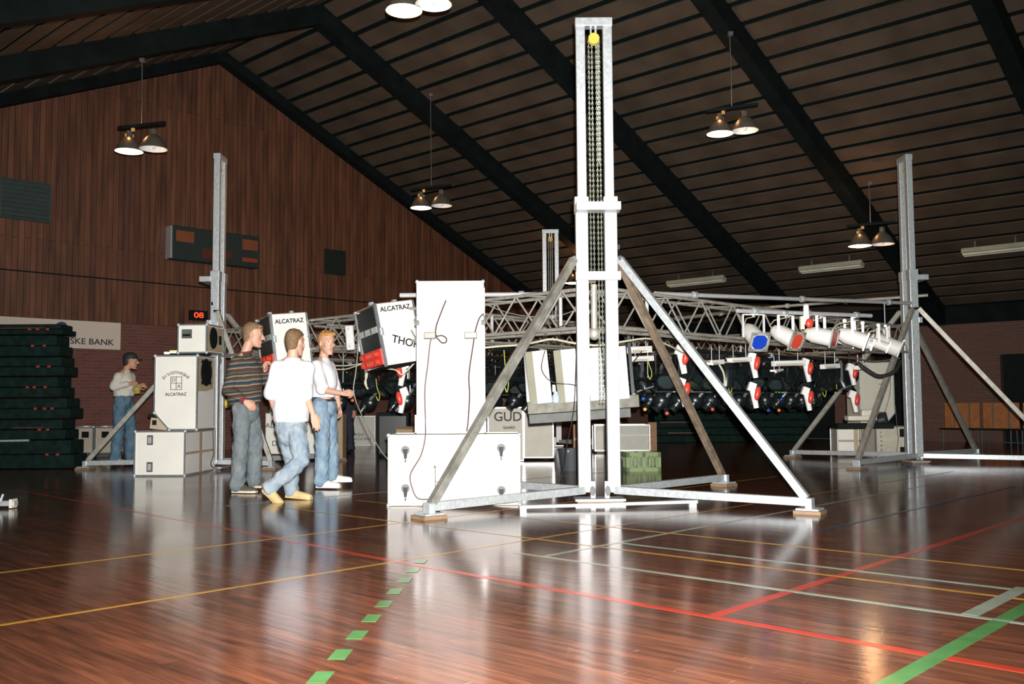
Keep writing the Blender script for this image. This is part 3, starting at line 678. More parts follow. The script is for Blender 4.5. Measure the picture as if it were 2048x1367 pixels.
def cable(label, pts, r, m, name='cable', group=None, sub=6):
    """smooth a coarse polyline (Catmull-Rom) and sweep it; one object"""
    P = [Vector(p) for p in pts]; out = []
    for i in range(len(P)-1):
        p0, p1, p2, p3 = P[max(i-1, 0)], P[i], P[i+1], P[min(i+2, len(P)-1)]
        for k in range(sub):
            t = k/sub; out.append(.5*((2*p1)+(p2-p0)*t+(2*p0-5*p1+4*p2-p3)*t*t+(3*p1-p0-3*p2+p3)*t**3))
    out.append(P[-1]); o0 = out[0].copy()
    o = MB().tube([q-o0 for q in out], r, 8).build(name, m, smooth=True); o.location = o0
    return tag(o, label, 'cable', group)
def trk(px, py, y=-.03): return trl((px-777)/263*wd, y, (1012-py)/137*.68)
cable('brown power lead looping from the left socket box down over the trunk', [tpt(893, 613), tpt(882, 640), tpt(873, 665), tpt(873, 683), tpt(884, 683, -.04), tpt(893, 688, -.04), tpt(893, 696, -.04), tpt(884, 697, -.04), tpt(872, 686, -.04), tpt(862, 692), tpt(856, 740), tpt(850, 790), tpt(851, 850), trk(851, 880, -.03), trk(842, 915), trk(822, 950), trk(824, 975), trk(836, 998), trk(862, 1000)], .0065, wirebr)
cable('brown power lead hanging from the right socket box of the tall case', [tpt(969, 640), tpt(960, 650), tpt(952, 675), tpt(948, 700), tpt(939, 760), tpt(940, 800), tpt(937, 850), tpt(934, 872)], .0065, wirebr)
cable('short pale curl of wire near the top of the tall case', [tpt(908, 614), tpt(911, 628), tpt(918, 645)], .003, cream)
# -- left crates
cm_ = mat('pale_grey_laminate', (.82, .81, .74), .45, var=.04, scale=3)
a2 = fl(269, 952); c2 = fl(372, 951); y2 = math.atan2(c2.y-a2.y, c2.x-a2.x)+.03; w2 = (c2-a2).length
lc = case('flight_case', 'low white case with cross tape pattern at the left, under the big speaker', 'case', a2+Vector((0, 0, .01)), y2-.12, (w2, 1.15, .62), cm_, latches=((.22, .5), (.22, .12)))
for (yy, zz, sy, sz) in ((.28, .155, .5, .27), (.28, .46, .5, .27), (.89, .155, .46, .27), (.89, .46, .46, .27)):
    MB().box((w2+.003, yy, zz), (.006, sy, sz)).build('white_panel', white, lc)
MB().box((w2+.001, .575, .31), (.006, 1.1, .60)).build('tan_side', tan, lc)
def lcp(x, y, z): return a2+Matrix.Rotation(y2-.12, 3, 'Z') @ Vector((x, y, z))+Vector((0, 0, .01))
# speaker with cut corner
sx0 = .26; spk = thing('speaker_cabinet', 'large white speaker cabinet with cut corner and round lettering, on the low left case', 'speaker', lcp(sx0, .03, .645), y2-.14)
SW, SD, SH = .62, .62, 1.05
MB().prism([(.22, 0), (SW, 0), (SW, SH), (0, SH), (0, .24)], 0, SD).build('cabinet', cm_, spk, bevel=.006)
mb = MB()
pl_ = [(.22, 0), (SW, 0), (SW, SH), (0, SH), (0, .24)]
for y in (0, SD):
    for i in range(5): p, q = pl_[i], pl_[(i+1) % 5]; mb.bar((p[0], y, p[1]), (q[0], y, q[1]), .022, .022, (0, 1, 0))
for p in pl_: mb.bar((p[0], 0, p[1]), (p[0], SD, p[1]), .022, .022)
mb.build('edge_trim', alu, spk)
for p in pl_: MB().ell((p[0], 0, p[1]), .028, nu=10, nv=6).build('corner_cap', galv, spk, smooth=True)
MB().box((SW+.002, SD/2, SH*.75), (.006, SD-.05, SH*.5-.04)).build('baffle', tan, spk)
MB().lathe([(0, .012), (.19, .012), (.2, 0)], Matrix.Translation((SW+.005, SD*.5, SH*.78)) @ Matrix.Rotation(PI/2, 4, 'Y'), 28).build('speaker_grille', blackm, spk)
for sy in (-1, 1):
    for sz in (-1, 1): MB().box((SW+.008, SD*.5+sy*.15, SH*.78+sz*.15), (.012, .05, .05), (PI/4, 0, 0)).build('grille_clamp', blackm, spk)
MB().prism([(.02, .02), (SD-.03, .02), (SD-.03, SH*.56), (.02, SH*.48)], -.004, .004).build('side_plate', white, spk, loc=(SW+.004, 0, 0), rot=(0, 0, PI/2))
# lettering DISCOTHEQUE arched, D A window, ALCATRAZ
for k, ch in enumerate('DISCOTHEQUE'):
    an = (k-5)*.175; text(ch, .054, brownink, spk, (.31+.23*math.sin(an), -.004, .61+.20*math.cos(an)-.0), (PI/2, an, 0), bold=.001)
text('ALCATRAZ', .062, brownink, spk, (.31, -.004, .50), (PI/2, 0, 0), bold=.001)
fr = MB()
for x in (.235, .315, .395): fr.box((x, -.004, .66), (.007, .004, .19))
for z in (.57, .66, .75): fr.box((.315, -.004, z), (.16, .004, .007))
fr.build('window_emblem', brownink, spk)
text('D', .075, brownink, spk, (.275, -.004, .705), (PI/2, 0, 0)); text('A', .075, brownink, spk, (.355, -.004, .615), (PI/2, 0, 0))
def spp(x, y, z): return lcp(sx0, .03, .645)+Matrix.Rotation(y2-.14, 3, 'Z') @ Vector((x, y, z))
# small dark bracket box beside speaker
bx = thing('small_wooden_box', 'small tan box with dark hole wedged under the speaker cut corner', 'box', lcp(.16, .12, .645), y2)
MB().box((.12, .1, .08), (.24, .2, .16), (0, .12, 0)).build('body', tan, bx, bevel=.004); MB().box((.06, -.004, .1), (.06, .012, .07)).build('hole', blackm, bx)
MB().box((.1, .1, .19), (.26, .24, .03), (0, .12, 0)).build('dark_lid', blackm, bx)
ac = case('amplifier_case', 'small white case with side speaker grille on top of the big left speaker', 'case', spp(.32, .03, SH+.045), y2-.16, (.42, .58, .40), cm_)
MB().box((.13, -.008, .27), (.15, .02, .13)).build('recessed_handle', dgrey, ac, bevel=.004); MB().box((.13, -.02, .25), (.11, .012, .03)).build('handle_bar', blackm, ac)
MB().box((.424, .29, .2), (.006, .53, .35)).build('tan_side', tan, ac)
MB().lathe([(0, .012), (.15, .012), (.16, 0)], Matrix.Translation((.427, .22, .22)) @ Matrix.Rotation(PI/2, 4, 'Y') @ Matrix.Scale(.85, 4, (0, 1, 0)), 28).build('speaker_grille', blackm, ac)
MB().box((.432, .46, .2), (.012, .08, .13)).build('socket_plate', blackm, ac, bevel=.004)
MB().box((.1, .2, -.012), (.5, .3, .02)).build('rubber_feet', blackm, ac)
wl = thing('work_light', 'small glowing strip of light lying on the big left speaker', 'light', spp(.1, .15, SH+.035), y2)
MB().box((.12, 0, .015), (.3, .08, .03)).build('diffuser', mat('glow_strip', (1, .95, .6), .4, emit=(1, .9, .5), es=1.6), wl, bevel=.006)
MB().box((.14, .03, .045), (.2, .06, .02)).build('cover', mat('pale_green_cover', (.5, .6, .25), .4), wl)  # plain pale green cover without emission
cable('brown lead hanging down the side of the low left case', [lcp(w2+.03, 1.0, 1.0), lcp(w2+.03, 1.0, .6), lcp(w2+.03, 1.03, .25), lcp(w2+.04, .9, .1), lcp(w2+.06, 1.1, .02), lcp(w2+.35, 1.1, .02)], .007, wirebr)
# -- right trunk and speaker
a3 = fl(1676, 911); rt = case('flight_case', 'pale case with cross tape pattern beside the right tower, under the leaning speaker', 'case', a3+Vector((0, .0, .01)), -.12, (.68, .6, .53), cream, corners=False)
for (xx, zz) in ((.15, .13), (.15, .39), (.50, .13), (.50, .39)): MB().box((xx, -.004, zz), (.27, .006, .22)).build('white_panel', cm_, rt)
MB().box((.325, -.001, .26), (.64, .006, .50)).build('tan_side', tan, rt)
r2_ = case('flight_case', 'pale plywood case with dark sockets and vertical lettering touching the right tower', 'case', at(1753, 911, 15.9)*1, .12, (.52, .55, .54), mat('grey_plywood', (.55, .52, .42), .55, var=.1, scale=8), corners=False)
r2_.location.z = .01; r2_.location.y = 16.35; r2_.location.x = 6.22
for z in (.12, .43): MB().box((.47, -.006, z), (.07, .014, .14)).build('socket_plate', blackm, r2_, bevel=.003)
for k, ch in enumerate('DOREV*'): text(ch, .06, brownink, r2_, (.10, -.004, .07+k*.075), (PI/2, -PI/2, 0))
cable('brown lead drooping over the front of the plywood case', [r2_.location+Vector((.35, -.01, .9)), r2_.location+Vector((.36, -.03, .5)), r2_.location+Vector((.37, -.03, .3)), r2_.location+Vector((.32, -.03, .05))], .006, wirebr)
rs = thing('speaker_cabinet', 'pale speaker cabinet with cut lower corner standing behind the right tower brace', 'speaker', (6.02, 16.5, .56), .1)
pl3 = [(.0, 0), (.42, 0), (.62, .22), (.62, 1.1), (0, 1.1)]
MB().prism(pl3, 0, .5).build('cabinet', mat('pale_speaker', (.58, .56, .46), .5, var=.05), rs, bevel=.006)
mb = MB()
for i in range(5): p, q = pl3[i], pl3[(i+1) % 5]; mb.bar((p[0], 0, p[1]), (q[0], 0, q[1]), .02, .02, (0, 1, 0))
mb.build('edge_trim', galv, rs)
MB().box((.40, -.004, .72), (.09, .004, .012)).build('printed_mark', dgrey, rs)
cable('grey brown wire looped over the front of the right speaker', [rs.location+Vector(v) for v in ((.5, -.03, .95), (.53, -.03, .75), (.5, -.03, .5), (.42, -.03, .25), (.36, -.03, .1))], .005, wirebr)
bb = thing('black_box', 'black tilted box wedged on the right cases behind the brace', 'box', (5.98, 15.85, .56), .2)
MB().box((.1, 0, .12), (.26, .2, .2), (0, -.25, 0)).build('body', black, bb, bevel=.01); MB().box((.1, -.105, .12), (.12, .01, .05), (0, -.25, 0)).build('label_plate', dgrey, bb)
wb = thing('white_bracket', 'low white bracket lying on the right case under the hanging lights', 'bracket', at(1696, 832, 15.2), 0)
MB().box((.2, 0, -.03), (.46, .2, .08)).box((.3, 0, .05), (.2, .14, .1)).build('body', cream, wb, bevel=.02)
bp_ = thing('support_board', 'black board lying across the right cases under the white bracket', 'board', (5.35, 15.75, .545), -.05)
MB().box((.4, 0, .04), (.9, .5, .08)).build('board', blackm, bp_, bevel=.01)
# red striped pole by the right tower
rp = thing('striped_pole', 'thin red and white banded pole standing just right of the right tower', 'pole', (6.72, 15.75, 0))
for k in range(15): MB().frus((0, 0, .15+k*.12), (0, 0, .27+k*.12), .022, .022, 10).build('band', red if k % 2 else cream, rp)
MB().frus((0, 0, 0), (0, 0, .15), .03, .022, 10).build('foot', blackm, rp)
# -- black stack at the left
seam = [(0, 880, 940, 181), (1, 838, 880, 164), (2, 795, 838, 171), (3, 752, 795, 155), (4, 712, 752, 161), (5, 668, 712, 148), (6, 645, 668, 153)]
t0 = 15.1; zb = 0.0
dk = mat('dark_green_felt', (.008, .021, .018), .85, spec=.1, var=.35, scale=9)
nm7 = ['bottom', 'second from bottom', 'third from bottom', 'middle', 'third from top', 'second from top', 'top']
for (k, yt, yb_, xr) in seam:
    zt_ = at(90, yt, t0).z; xr_ = at(xr, 800, t0).x
    o = thing('stage_deck', 'flat dark green black stage deck, %s of the tall left stack' % nm7[k], 'stage deck', (xr_-2.4-.31, t0+.1+random.uniform(0, .05), zb), random.uniform(-.01, .01), 'stacked dark stage decks')
    h = zt_-zb
    MB().box((1.2, .25, h*.25+.004), (2.4, .5, h*.5-.012)).box((1.17, .26, h*.75), (2.34, .48, h*.5-.012)).build('deck', dk, o, bevel=.02)
    for j in range(random.choice([1, 2, 3])): MB().box((2.38-.22-j*.14-random.uniform(0, .05), -.004, h*.5), (.05, .014, .035)).build('red_clip', mat('dull_red_clip', (.35, .03, .015), .5), o, bevel=.004)
    if k in (1, 6): MB().box((1.3 if k == 6 else 1.8, -.004, h*.6), (1.6 if k == 6 else .5, .01, .02)).build('red_strip', mat('dark_red_strip', (.09, .02, .014), .6), o)
    zb = zt_
for k, (dx_, lab) in enumerate(((0, 'low dark stage deck far behind the rig, bottom one'), (.12, 'low dark stage deck far behind the rig, middle one'), (-.05, 'low dark stage deck far behind the rig, top one'))):
    o = thing('stage_deck', lab, 'stage deck', (3.35+dx_, 23.4, k*.36), -.02, 'dark stage decks behind the rig')
    MB().box((1.9, .6, .09), (3.8, 1.2, .17)).box((1.88, .6, .27), (3.74, 1.2, .17)).build('deck', dk, o, bevel=.02)
    MB().box((.9-.3*k, -.006, .24-.1*(k % 2)), (.9, .012, .03)).build('red_strip', mat('dark_red_strip', (.09, .02, .014), .6), o)
sbar = thing('steel_rail', 'thin pale rail sticking out of the left dark stack', 'rail', at(-40, 882, 15.0))
MB().bar((0, 0, 0), at(58, 880, 15.0)-at(-40, 882, 15.0), .04, .03).build('rail', galv, sbar)
# small foot at left edge
a = fl(-60, 1016); o = thing('steel_bar', 'end of a steel bar with bolt lying on the floor at the left photo edge', 'bar', a)
b_ = fl(32, 1016)-a
MB().bar((0, 0, .05), b_+Vector((0, 0, .05)), .07, .05).build('bar', galv, o, bevel=.004); MB().box(b_+Vector((-.03, 0, .05)), (.03, .1, .085)).build('end_plate', cream, o)
MB().frus(b_+Vector((-.16, 0, .06)), b_+Vector((-.13, 0, .14)), .012, .012, 8).build('bolt', galv, o)
# small cases by the left wall
for i, (px, lab) in enumerate(((150, 'small white case with dark handle against the wall, nearest the dark stack'), (190, 'small white case with dark handle against the wall, behind the left man'))):
    p = fl(px, 914)
    o = case('flight_case', lab, 'case', p+Vector((0, 0, .08)), -.05, (.36, .4, .50), mat('cream_case', (.50, .44, .35), .5, var=.06), corners=False, edge=.03)
    MB().box((.2, -.01, .36), (.14, .02, .12)).build('handle', blackm, o, bevel=.006)
    MB().box((.18, .2, -.05), (.34, .36, .05)).build('wheel_board', dgrey, o)
# -- white panels behind the striped man
pn = case('flight_case', 'white case lettered in black behind the legs of the striped man', 'case', (-4.45, 17.2, .12), .02, (1.02, .5, .72), cm_, edge=.015, corners=False)
text('ALCATRAZ', .13, ink, pn, (.32, -.006, .50), (PI/2, 0, 0)); text('D', .13, ink, pn, (.16, -.006, .18), (PI/2, 0, 0)); text('A', .13, ink, pn, (.68, -.006, .20), (PI/2, 0, 0)); text('R', .13, ink, pn, (.68, -.006, .06), (PI/2, 0, 0))
MB().box((.5, .25, -.06), (.9, .4, .06)).build('wheel_board', dgrey, pn)
cx_ = thing('cardboard_box', 'tan cardboard box standing right of the lettered white case', 'box', (-3.38, 17.4, 0), 0)
MB().box((.14, .2, .41), (.28, .4, .82)).build('carton', card, cx_, bevel=.004); MB().box((.14, -.003, .6), (.05, .004, .3)).build('tape', tan, cx_)
tbx = case('flight_case', 'small pale case lying behind the middle man under the rig', 'case', (-4.3, 16.9, .86), 0, (.62, .4, .16), cream, edge=.015, corners=False)
ycl = MB().ell((0, 0, 0), (.14, .1, .07), Euler((0, -.35, 0)).to_matrix()).build('yellow_cloth', mat('yellow_cloth', (.75, .55, .05), .8, bump=.4), smooth=True, loc=at(455, 806, 15.3))
tag(ycl, 'yellow cloth bundle behind the back of the striped man', 'cloth')
# -- cases under the rig in the background
tq = case('flight_case', 'grey white case reading THEQUE ALCATRAZ standing behind the blond man', 'case', fl(708, 889)+Vector((0, -.3, .0)), 0, (.56, .5, .70), mat('greyish_white_case', (.56, .57, .52), .5, var=.04), edge=.012, corners=False)  # greyish white base colour, darker than the white laminate
text('THEQUE', .085, ink, tq, (.13, -.006, .26), (PI/2, .03, 0)); text('ALCATRAZ', .085, ink, tq, (.26, -.006, .15), (PI/2, .03, 0))
b1 = thing('cardboard_box', 'open brown cardboard box behind the left end of the big trunk', 'box', at(792, 872, 17.0)*1, 0); b1.location.z = 0
MB().box((.21, .2, .28), (.42, .4, .56)).build('carton', card, b1, bevel=.004); MB().box((.21, -.06, .57), (.42, .12, .006), (.4, 0, 0)).build('flap', card, b1)
b2 = thing('wooden_board', 'dark brown board leaning under the rig left of the cardboard box', 'board', (-1.95, 18.2, 0), 0)
MB().box((.2, 0, .28), (.5, .04, .56), (-.12, 0, 0)).build('board', brownw, b2); MB().box((.2, -.03, .3), (.46, .02, .03), (-.12, 0, 0)).build('batten', brownw, b2)
bkc = thing('black_cabinet', 'black cabinet between the grey white case and the cardboard box', 'cabinet', (-2.55, 17.9, 0), 0)
MB().box((.3, .2, .42), (.6, .4, .84)).build('cabinet', blackm, bkc, bevel=.01); MB().box((.3, -.005, .42), (.5, .01, .7)).build('door', black, bkc)
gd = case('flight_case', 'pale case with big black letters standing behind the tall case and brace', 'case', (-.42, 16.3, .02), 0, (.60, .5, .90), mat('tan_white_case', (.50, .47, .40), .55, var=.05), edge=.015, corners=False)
text('GUD', .22, ink, gd, (.34, -.006, .74), (PI/2, 0, 0), bold=.003); text('GAARD', .06, ink, gd, (.36, -.006, .56), (PI/2, 0, 0), bold=.002)
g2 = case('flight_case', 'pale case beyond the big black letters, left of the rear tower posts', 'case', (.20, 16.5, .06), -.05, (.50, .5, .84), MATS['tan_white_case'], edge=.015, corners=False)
text('3P', .14, ink, g2, (.12, -.006, .70), (PI/2, 0, 0), bold=.002)
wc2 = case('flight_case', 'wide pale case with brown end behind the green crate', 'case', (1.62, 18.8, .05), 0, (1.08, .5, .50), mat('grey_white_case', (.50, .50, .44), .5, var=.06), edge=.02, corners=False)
MB().box((1.14, .25, .27), (.16, .5, .56)).build('brown_end', brownw, wc2); MB().box((.54, -.006, .30), (1.05, .012, .03)).build('divider', cream, wc2)
MB().box((.10, -.005, .2), (.14, .008, .38)).box((.36, -.005, .2), (.2, .008, .3)).build('white_panel', cream, wc2)
MB().box((.54, .25, -.03), (1.0, .4, .04)).build('wheel_board', dgrey, wc2)
obx = thing('orange_crate', 'orange brown wooden crate between the rear and front tower posts', 'crate', (1.12, 17.6, 0), 0)
MB().box((.16, .2, .30), (.32, .4, .60)).build('crate_body', orangew, obx, bevel=.004); MB().box((.16, -.01, .33), (.3, .02, .05)).build('shelf_edge', cream, obx)
bin_ = thing('grey_bin', 'dark grey round bin behind the front tower', 'bin', fl(1142, 940)*1, 0)
MB().lathe([(0, 0), (.15, 0), (.19, .30), (.2, .30), (.2, .32), (.17, .32), (.13, .02), (0, .02)], None, 24).build('bin_body', mat('bin_grey', (.05, .06, .065), .6), bin_, smooth=True)
MB().ell((-.05, -.19, .29), .02).build('catch', galv, bin_)
# green bottle crate
gc = thing('plastic_crate', 'pale green slotted plastic crate on the floor right of the front tower', 'crate', fl(1254, 943), .14)
wN, dN, hN = .50, .40, .275; mb = MB()
for (cx0, cy0, L_len, ang_) in ((wN/2, 0, wN, 0), (wN/2, dN, wN, 0), (0, dN/2, dN, PI/2), (wN, dN/2, dN, PI/2)):
    Rz = Euler((0, 0, ang_)).to_matrix()
    def pb(x, z, sx, sz): mb.box(Vector((cx0, cy0, 0))+Rz @ Vector((x, 0, z)), (sx, .016, sz), Rz)
    pb(0, .03, L_len, .06); pb(0, hN-.035, L_len, .07); n_ = 5
    for s in (-1, 1): pb(s*(L_len/2-.02), hN/2, .04, hN); 
    pb(0, hN/2, .05, hN)
    for k in range(8):
        x = -L_len/2+.06+k*(L_len-.12)/7
        if abs(x) > .03: pb(x, hN/2, .022, hN-.1)
mb.box((wN/2, dN/2, .01), (wN, dN, .02)); mb.build('crate_body', greenc, gc)
bt = thing('glass_bottle', 'dark glass bottle standing left of the green crate', 'bottle', fl(1246, 943)+Vector((-.03, .1, 0)))
MB().lathe([(0, 0), (.035, 0), (.037, .02), (.037, .15), (.015, .2), (.014, .26), (0, .26)], None, 16).build('bottle_body', mat('dark_bottle', (.03, .05, .06), .15), bt, smooth=True)
# ================================================================ STACKED WHITE LIGHT BOXES ON GREY TROUGH (behind front tower)
tro = thing('grey_trough', 'grey tilted steel trough under the four leaning white boxes behind the front tower', 'trough', at(1056, 830, 11.4), 0, rot=(0, -.06, 0))
MB().box((.67, .1, .085), (1.34, .22, .15)).build('upper_rail', mat('trough_grey', (.15, .145, .12), .6, .3, var=.3, scale=12), tro, bevel=.006)
MB().box((.62, .1, -.05), (1.22, .2, .11)).build('lower_rail', dgrey, tro, bevel=.006)
for k in range(6): MB().frus((.06+k*.245, .02, .16), (.06+k*.245, .02, .175), .012, .012, 8).build('bolt', galv, tro)
for s in (.02, 1.3): MB().bar((s, .2, .1), (s, .25, 1.0), .04, .01).build('hanger_strap', black, tro)
for i, (px, pyb) in enumerate(((1064, 806), (1120, 803), (1170, 800), (1218, 797))):
    o = thing('light_box', 'white leaning light box with chamfered side, %s of the four on the grey trough' % ['leftmost', 'second', 'third', 'rightmost'][i], 'light box', at(px-3, pyb+3, 11.35), 0, 'white leaning light boxes', rot=(0, -.10+.01*i, .0))
    hb = .63; fm_ = MB()
    P_ = [(0, 0), (.085, -.06), (.262, -.06), (.262, .16), (0, .16)]
    vs = [(x, y, 0) for x, y in P_]+[(x, y, hb) for x, y in P_]
    fm_.add(vs, [(4, 3, 2, 1, 0), (5, 6, 7, 8, 9)]+[(k, (k+1) % 5, 5+(k+1) % 5, 5+k) for k in range(5)]); fm_.build('housing', paintw, o, bevel=.005)
    MB().bar((.042, -.032, .004), (.042, -.032, hb-.004), .10, .004, (.6, .8, 0)).build('chamfer_shade_panel', mat('shaded_cream', (.34, .33, .25), .5), o, rot=None)  # shade of the chamfered side is put into this darker cream panel
    MB().box((.17, -.062, hb/2), (.012, .006, hb*.9)).build('seam_strip', cream, o)
bt2 = thing('glass_jar', 'small pale blue jar standing between the two left light boxes', 'jar', at(1112, 805, 11.3))
MB().lathe([(0, 0), (.04, 0), (.045, .02), (.045, .08), (.03, .11), (0, .11)], None, 16).build('jar_body', mat('pale_blue_jar', (.45, .55, .62), .25), bt2, smooth=True)
MB().lathe([(0, .11), (.032, .11), (.032, .13), (0, .13)], None, 16).build('lid', galv, bt2)
cable('brown wire drooping across the leaning white boxes', [at(1090, 700, 11.1), at(1083, 735, 11.1), at(1095, 757, 11.15), at(1115, 766, 11.15), at(1140, 768, 11.15), at(1160, 772, 11.2)], .006, wirebr)
cable('thin black cable hanging from the boxes down to the floor behind the front tower', [at(1153, 700, 11.0), at(1149, 800, 11.0), at(1144, 840, 11.0), at(1134, 890, 11.1), at(1128, 935, 11.1), at(1115, 975, 11.1)], .006, wireb)
# ================================================================ WHITE RACKS ON THE LEFT TRUSS
def rack(label, px, py, t, s, tilt, words, second=None):
    o = thing('equipment_rack', label, 'rack', at(px, py, t), 0, 'tilted white racks on the left truss', rot=(0, tilt, 0))
    # local: side panel runs along A (right, away), open front along Bv (left, away)
    A = Vector((.82, .57, 0)); Bv = Vector((-.57, .82, 0)); wA, wB, h = .54*s, .56*s, .78*s
    Rm = Matrix((A, Bv, (0, 0, 1))).transposed()
    def bx(c, d, n, m, par=o, bevel=0): 
        return MB().box(Rm @ Vector(c), d, Rm).build(n, m, par, bevel=bevel)
    bx((wA/2, -.008, h/2), (wA, .02, h), 'side_panel', white, bevel=.004)
    bx((wA/2, wB, h/2), (wA, .02, h), 'rear_panel', white)
    bx((wA/2, wB/2, h), (wA, wB, .02), 'top_panel', rust); bx((wA/2, wB/2, 0), (wA, wB, .02), 'bottom_panel', blackm)
    bx((wA, wB/2, h/2), (.02, wB, h), 'back_panel', cream)
    for y in (-.005, wB): bx((0, y, h/2), (.035, .035, h+.02), 'front_rail', alu)
    bx((wA, -.005, h/2), (.03, .03, h), 'edge_trim', alu)
    bx((.04, wB/2, h*.80), (.10, wB-.05, h*.32), 'amplifier', black)
    bx((.04, wB/2, h*.42), (.10, wB-.05, h*.28), 'amplifier', black)
    g = bx((.03, wB/2, h*.60), (.10, wB-.05, h*.10), 'patch_panel', mat('pale_panel', (.42, .46, .42), .5))
    for y in (.33, .66): bx((-.022, wB*y, h*.60), (.01, .012, h*.09), 'slot', black, g)
    rp_ = bx((.02, wB/2, h*.16), (.10, wB-.04, h*.26), 'socket_panel', red)
    for z in (.22, .09):
        for y in (.2, .42, .64, .84):
            c = Rm @ Vector((-.03, wB*y, h*z)); MB().frus(c, c-A*.06, .04*s, .034*s, 12).build('red_socket', red, rp_)
            MB().box(c-A*.045, (.03, .03, .05), Rm).build('socket_flap', white, rp_)
    for (x, z) in ((0.02, .55), (wA-.02, .6)):
        l = bx((x, -.03, h*z), (.045, .02, .10*s), 'butterfly_latch', galv, bevel=.01)
    Rt = (PI/2, 0, math.atan2(A.y, A.x))
    for (wrd, ax, az, sz, rr_) in words:
        p = Rm @ Vector((wA*ax, -.022, h*az)); text(wrd, sz*s, ink, o, p, Euler((PI/2, rr_, math.atan2(A.y, A.x))), bold=.002)
    # straps holding it to the truss
    for x in (.1, wA-.1): bx((x, wB/2, h+.03), (.05, .05, .08), 'clamp', galv)
    return o
rack('tilted white rack lettered THOR on the truss left of the tall case', 772, 731, 11.45, .97, -.19, [('ALCATRAZ', .50, .90, .085, 0), ('THOR', .60, .33, .14, .35)])
rack('tilted white rack lettered ALCATRAZ behind the head of the middle man', 553, 738, 12.9, .96, -.13, [('ALCATRAZ', .5, .86, .085, 0)])
# rounded white bracket plate left of THOR rack
o = thing('bracket_plate', 'rounded white steel plate with bolts hanging left of the lettered rack', 'bracket', at(702, 703, 12.1), 0, rot=(0, -.08, 0))
MB().box((0, 0, .18), (.11, .03, .32)).build('plate', paintw, o, bevel=.014)
for z in (.07, .29): MB().frus((-.01, -.03, z), (-.01, .0, z), .014, .014, 10).build('bolt', rust, o)
o = thing('white_tube_box', 'slim white box hanging just left of the lettered rack', 'box', at(722, 703, 12.1), 0, rot=(0, -.1, 0))
MB().box((0, 0, .1), (.05, .05, .2)).build('body', paintw, o, bevel=.005); MB().frus((0, 0, 0), (0, 0, -.05), .012, .012, 8).build('gland', dgrey, o)
# ================================================================ CABLES ON THE RIG
cable('thick beige cable hanging in a bunch left of the lettered rack', [at(722, 700, 12.0), at(727, 722, 12.0), at(734, 748, 12.0), at(730, 765, 12.0), at(736, 778, 12.0)], .012, wirew)
cable('second beige cable in the bunch left of the lettered rack', [at(716, 640, 12.0), at(728, 700, 12.0), at(735, 730, 12.0), at(731, 750, 12.0), at(733, 772, 12.0)], .009, wirew)
cable('beige cable sagging from the blond man to the lettered rack', [at(640, 727, 12.6), at(680, 731, 12.5), at(715, 728, 12.3), at(740, 722, 12.1)], .009, wirew)
cable('lower beige cable sagging from the blond man to the rig', [at(655, 737, 12.5), at(690, 738, 12.4), at(725, 728, 12.2), at(745, 735, 12.2)], .008, wirew)
cable('beige cable running under the lettered rack to the tall case', [at(735, 742, 12.1), at(760, 737, 12.1), at(790, 739, 12.0), at(805, 748, 12.0), at(832, 722, 12.0)], .010, wirew)
cable('long beige cable along the lower chord from the tall case past the front tower', [at(968, 695, 10.6), at(1000, 692, 10.6), at(1045, 689, 10.5), at(1075, 683, 10.4), at(1105, 678, 10.4), at(1150, 686, 10.3), at(1200, 690, 10.3), at(1250, 682, 10.4), at(1300, 677, 10.6), at(1345, 694, 11), at(1385, 715, 11.5), at(1430, 724, 12), at(1480, 722, 12.6), at(1510, 718, 13)], .011, wirew)
cable('thin grey wire sagging between the truss chords left of the front tower', [at(970, 607, 10.8), at(1000, 620, 10.8), at(1040, 630, 10.7), at(1080, 633, 10.6), at(1120, 630, 10.5), at(1150, 620, 10.4)], .004, trussm)
cable('pale white cable curling down right of the front right brace', [at(1438, 728, 12.2), at(1447, 745, 12.2), at(1449, 765, 12.2), at(1444, 785, 12.2)], .012, wirew)
cable('black cable bundle drooping near the right tower', [at(1715, 725, 14.5), at(1735, 740, 14.5), at(1760, 752, 14.5), at(1790, 742, 14.5), at(1800, 722, 14.6)], .03, wireb)
cable('brown cable along the lower chord towards the right tower', [at(1550, 700, 13.2), at(1600, 708, 13.6), at(1650, 712, 14), at(1700, 715, 14.4), at(1750, 722, 14.8), at(1800, 716, 15.1)], .010, rust)
cable('black cable rising along the truss above the lower chord left of the front tower', [at(1090, 668, 10.5), at(1115, 655, 10.4), at(1140, 648, 10.3), at(1152, 646, 10.2)], .006, wireb)
for i, (px, py, t) in enumerate(((1295, 705, 12.2), (1456, 730, 13), (1548, 742, 14.4), (1567, 724, 14.5), (1645, 745, 15), (1666, 735, 15.2), (665, 760, 13), (1008, 700, 11.3), (752, 757, 13))):
    ln = [.34, .38, .32, .45, .38, .4, .3, .5, .3][i]; p = at(px, py, t)
    cable('green yellow earth wire loop hanging from the rig, %s' % ['right of the leaning boxes', 'right of the front right brace', 'left under the long white batten', 'right under the long white batten', 'left under the fourth batten', 'right under the fourth batten', 'right of the blond man', 'right of the tall white case', 'under the lettered rack'][i],
          [p, p+Vector((.015, 0, -ln*.4)), p+Vector((.05, 0, -ln*.75)), p+Vector((.03, .02, -ln)), p+Vector((0, .02, -ln*.8))], .006, wireg, group='green yellow earth wires')
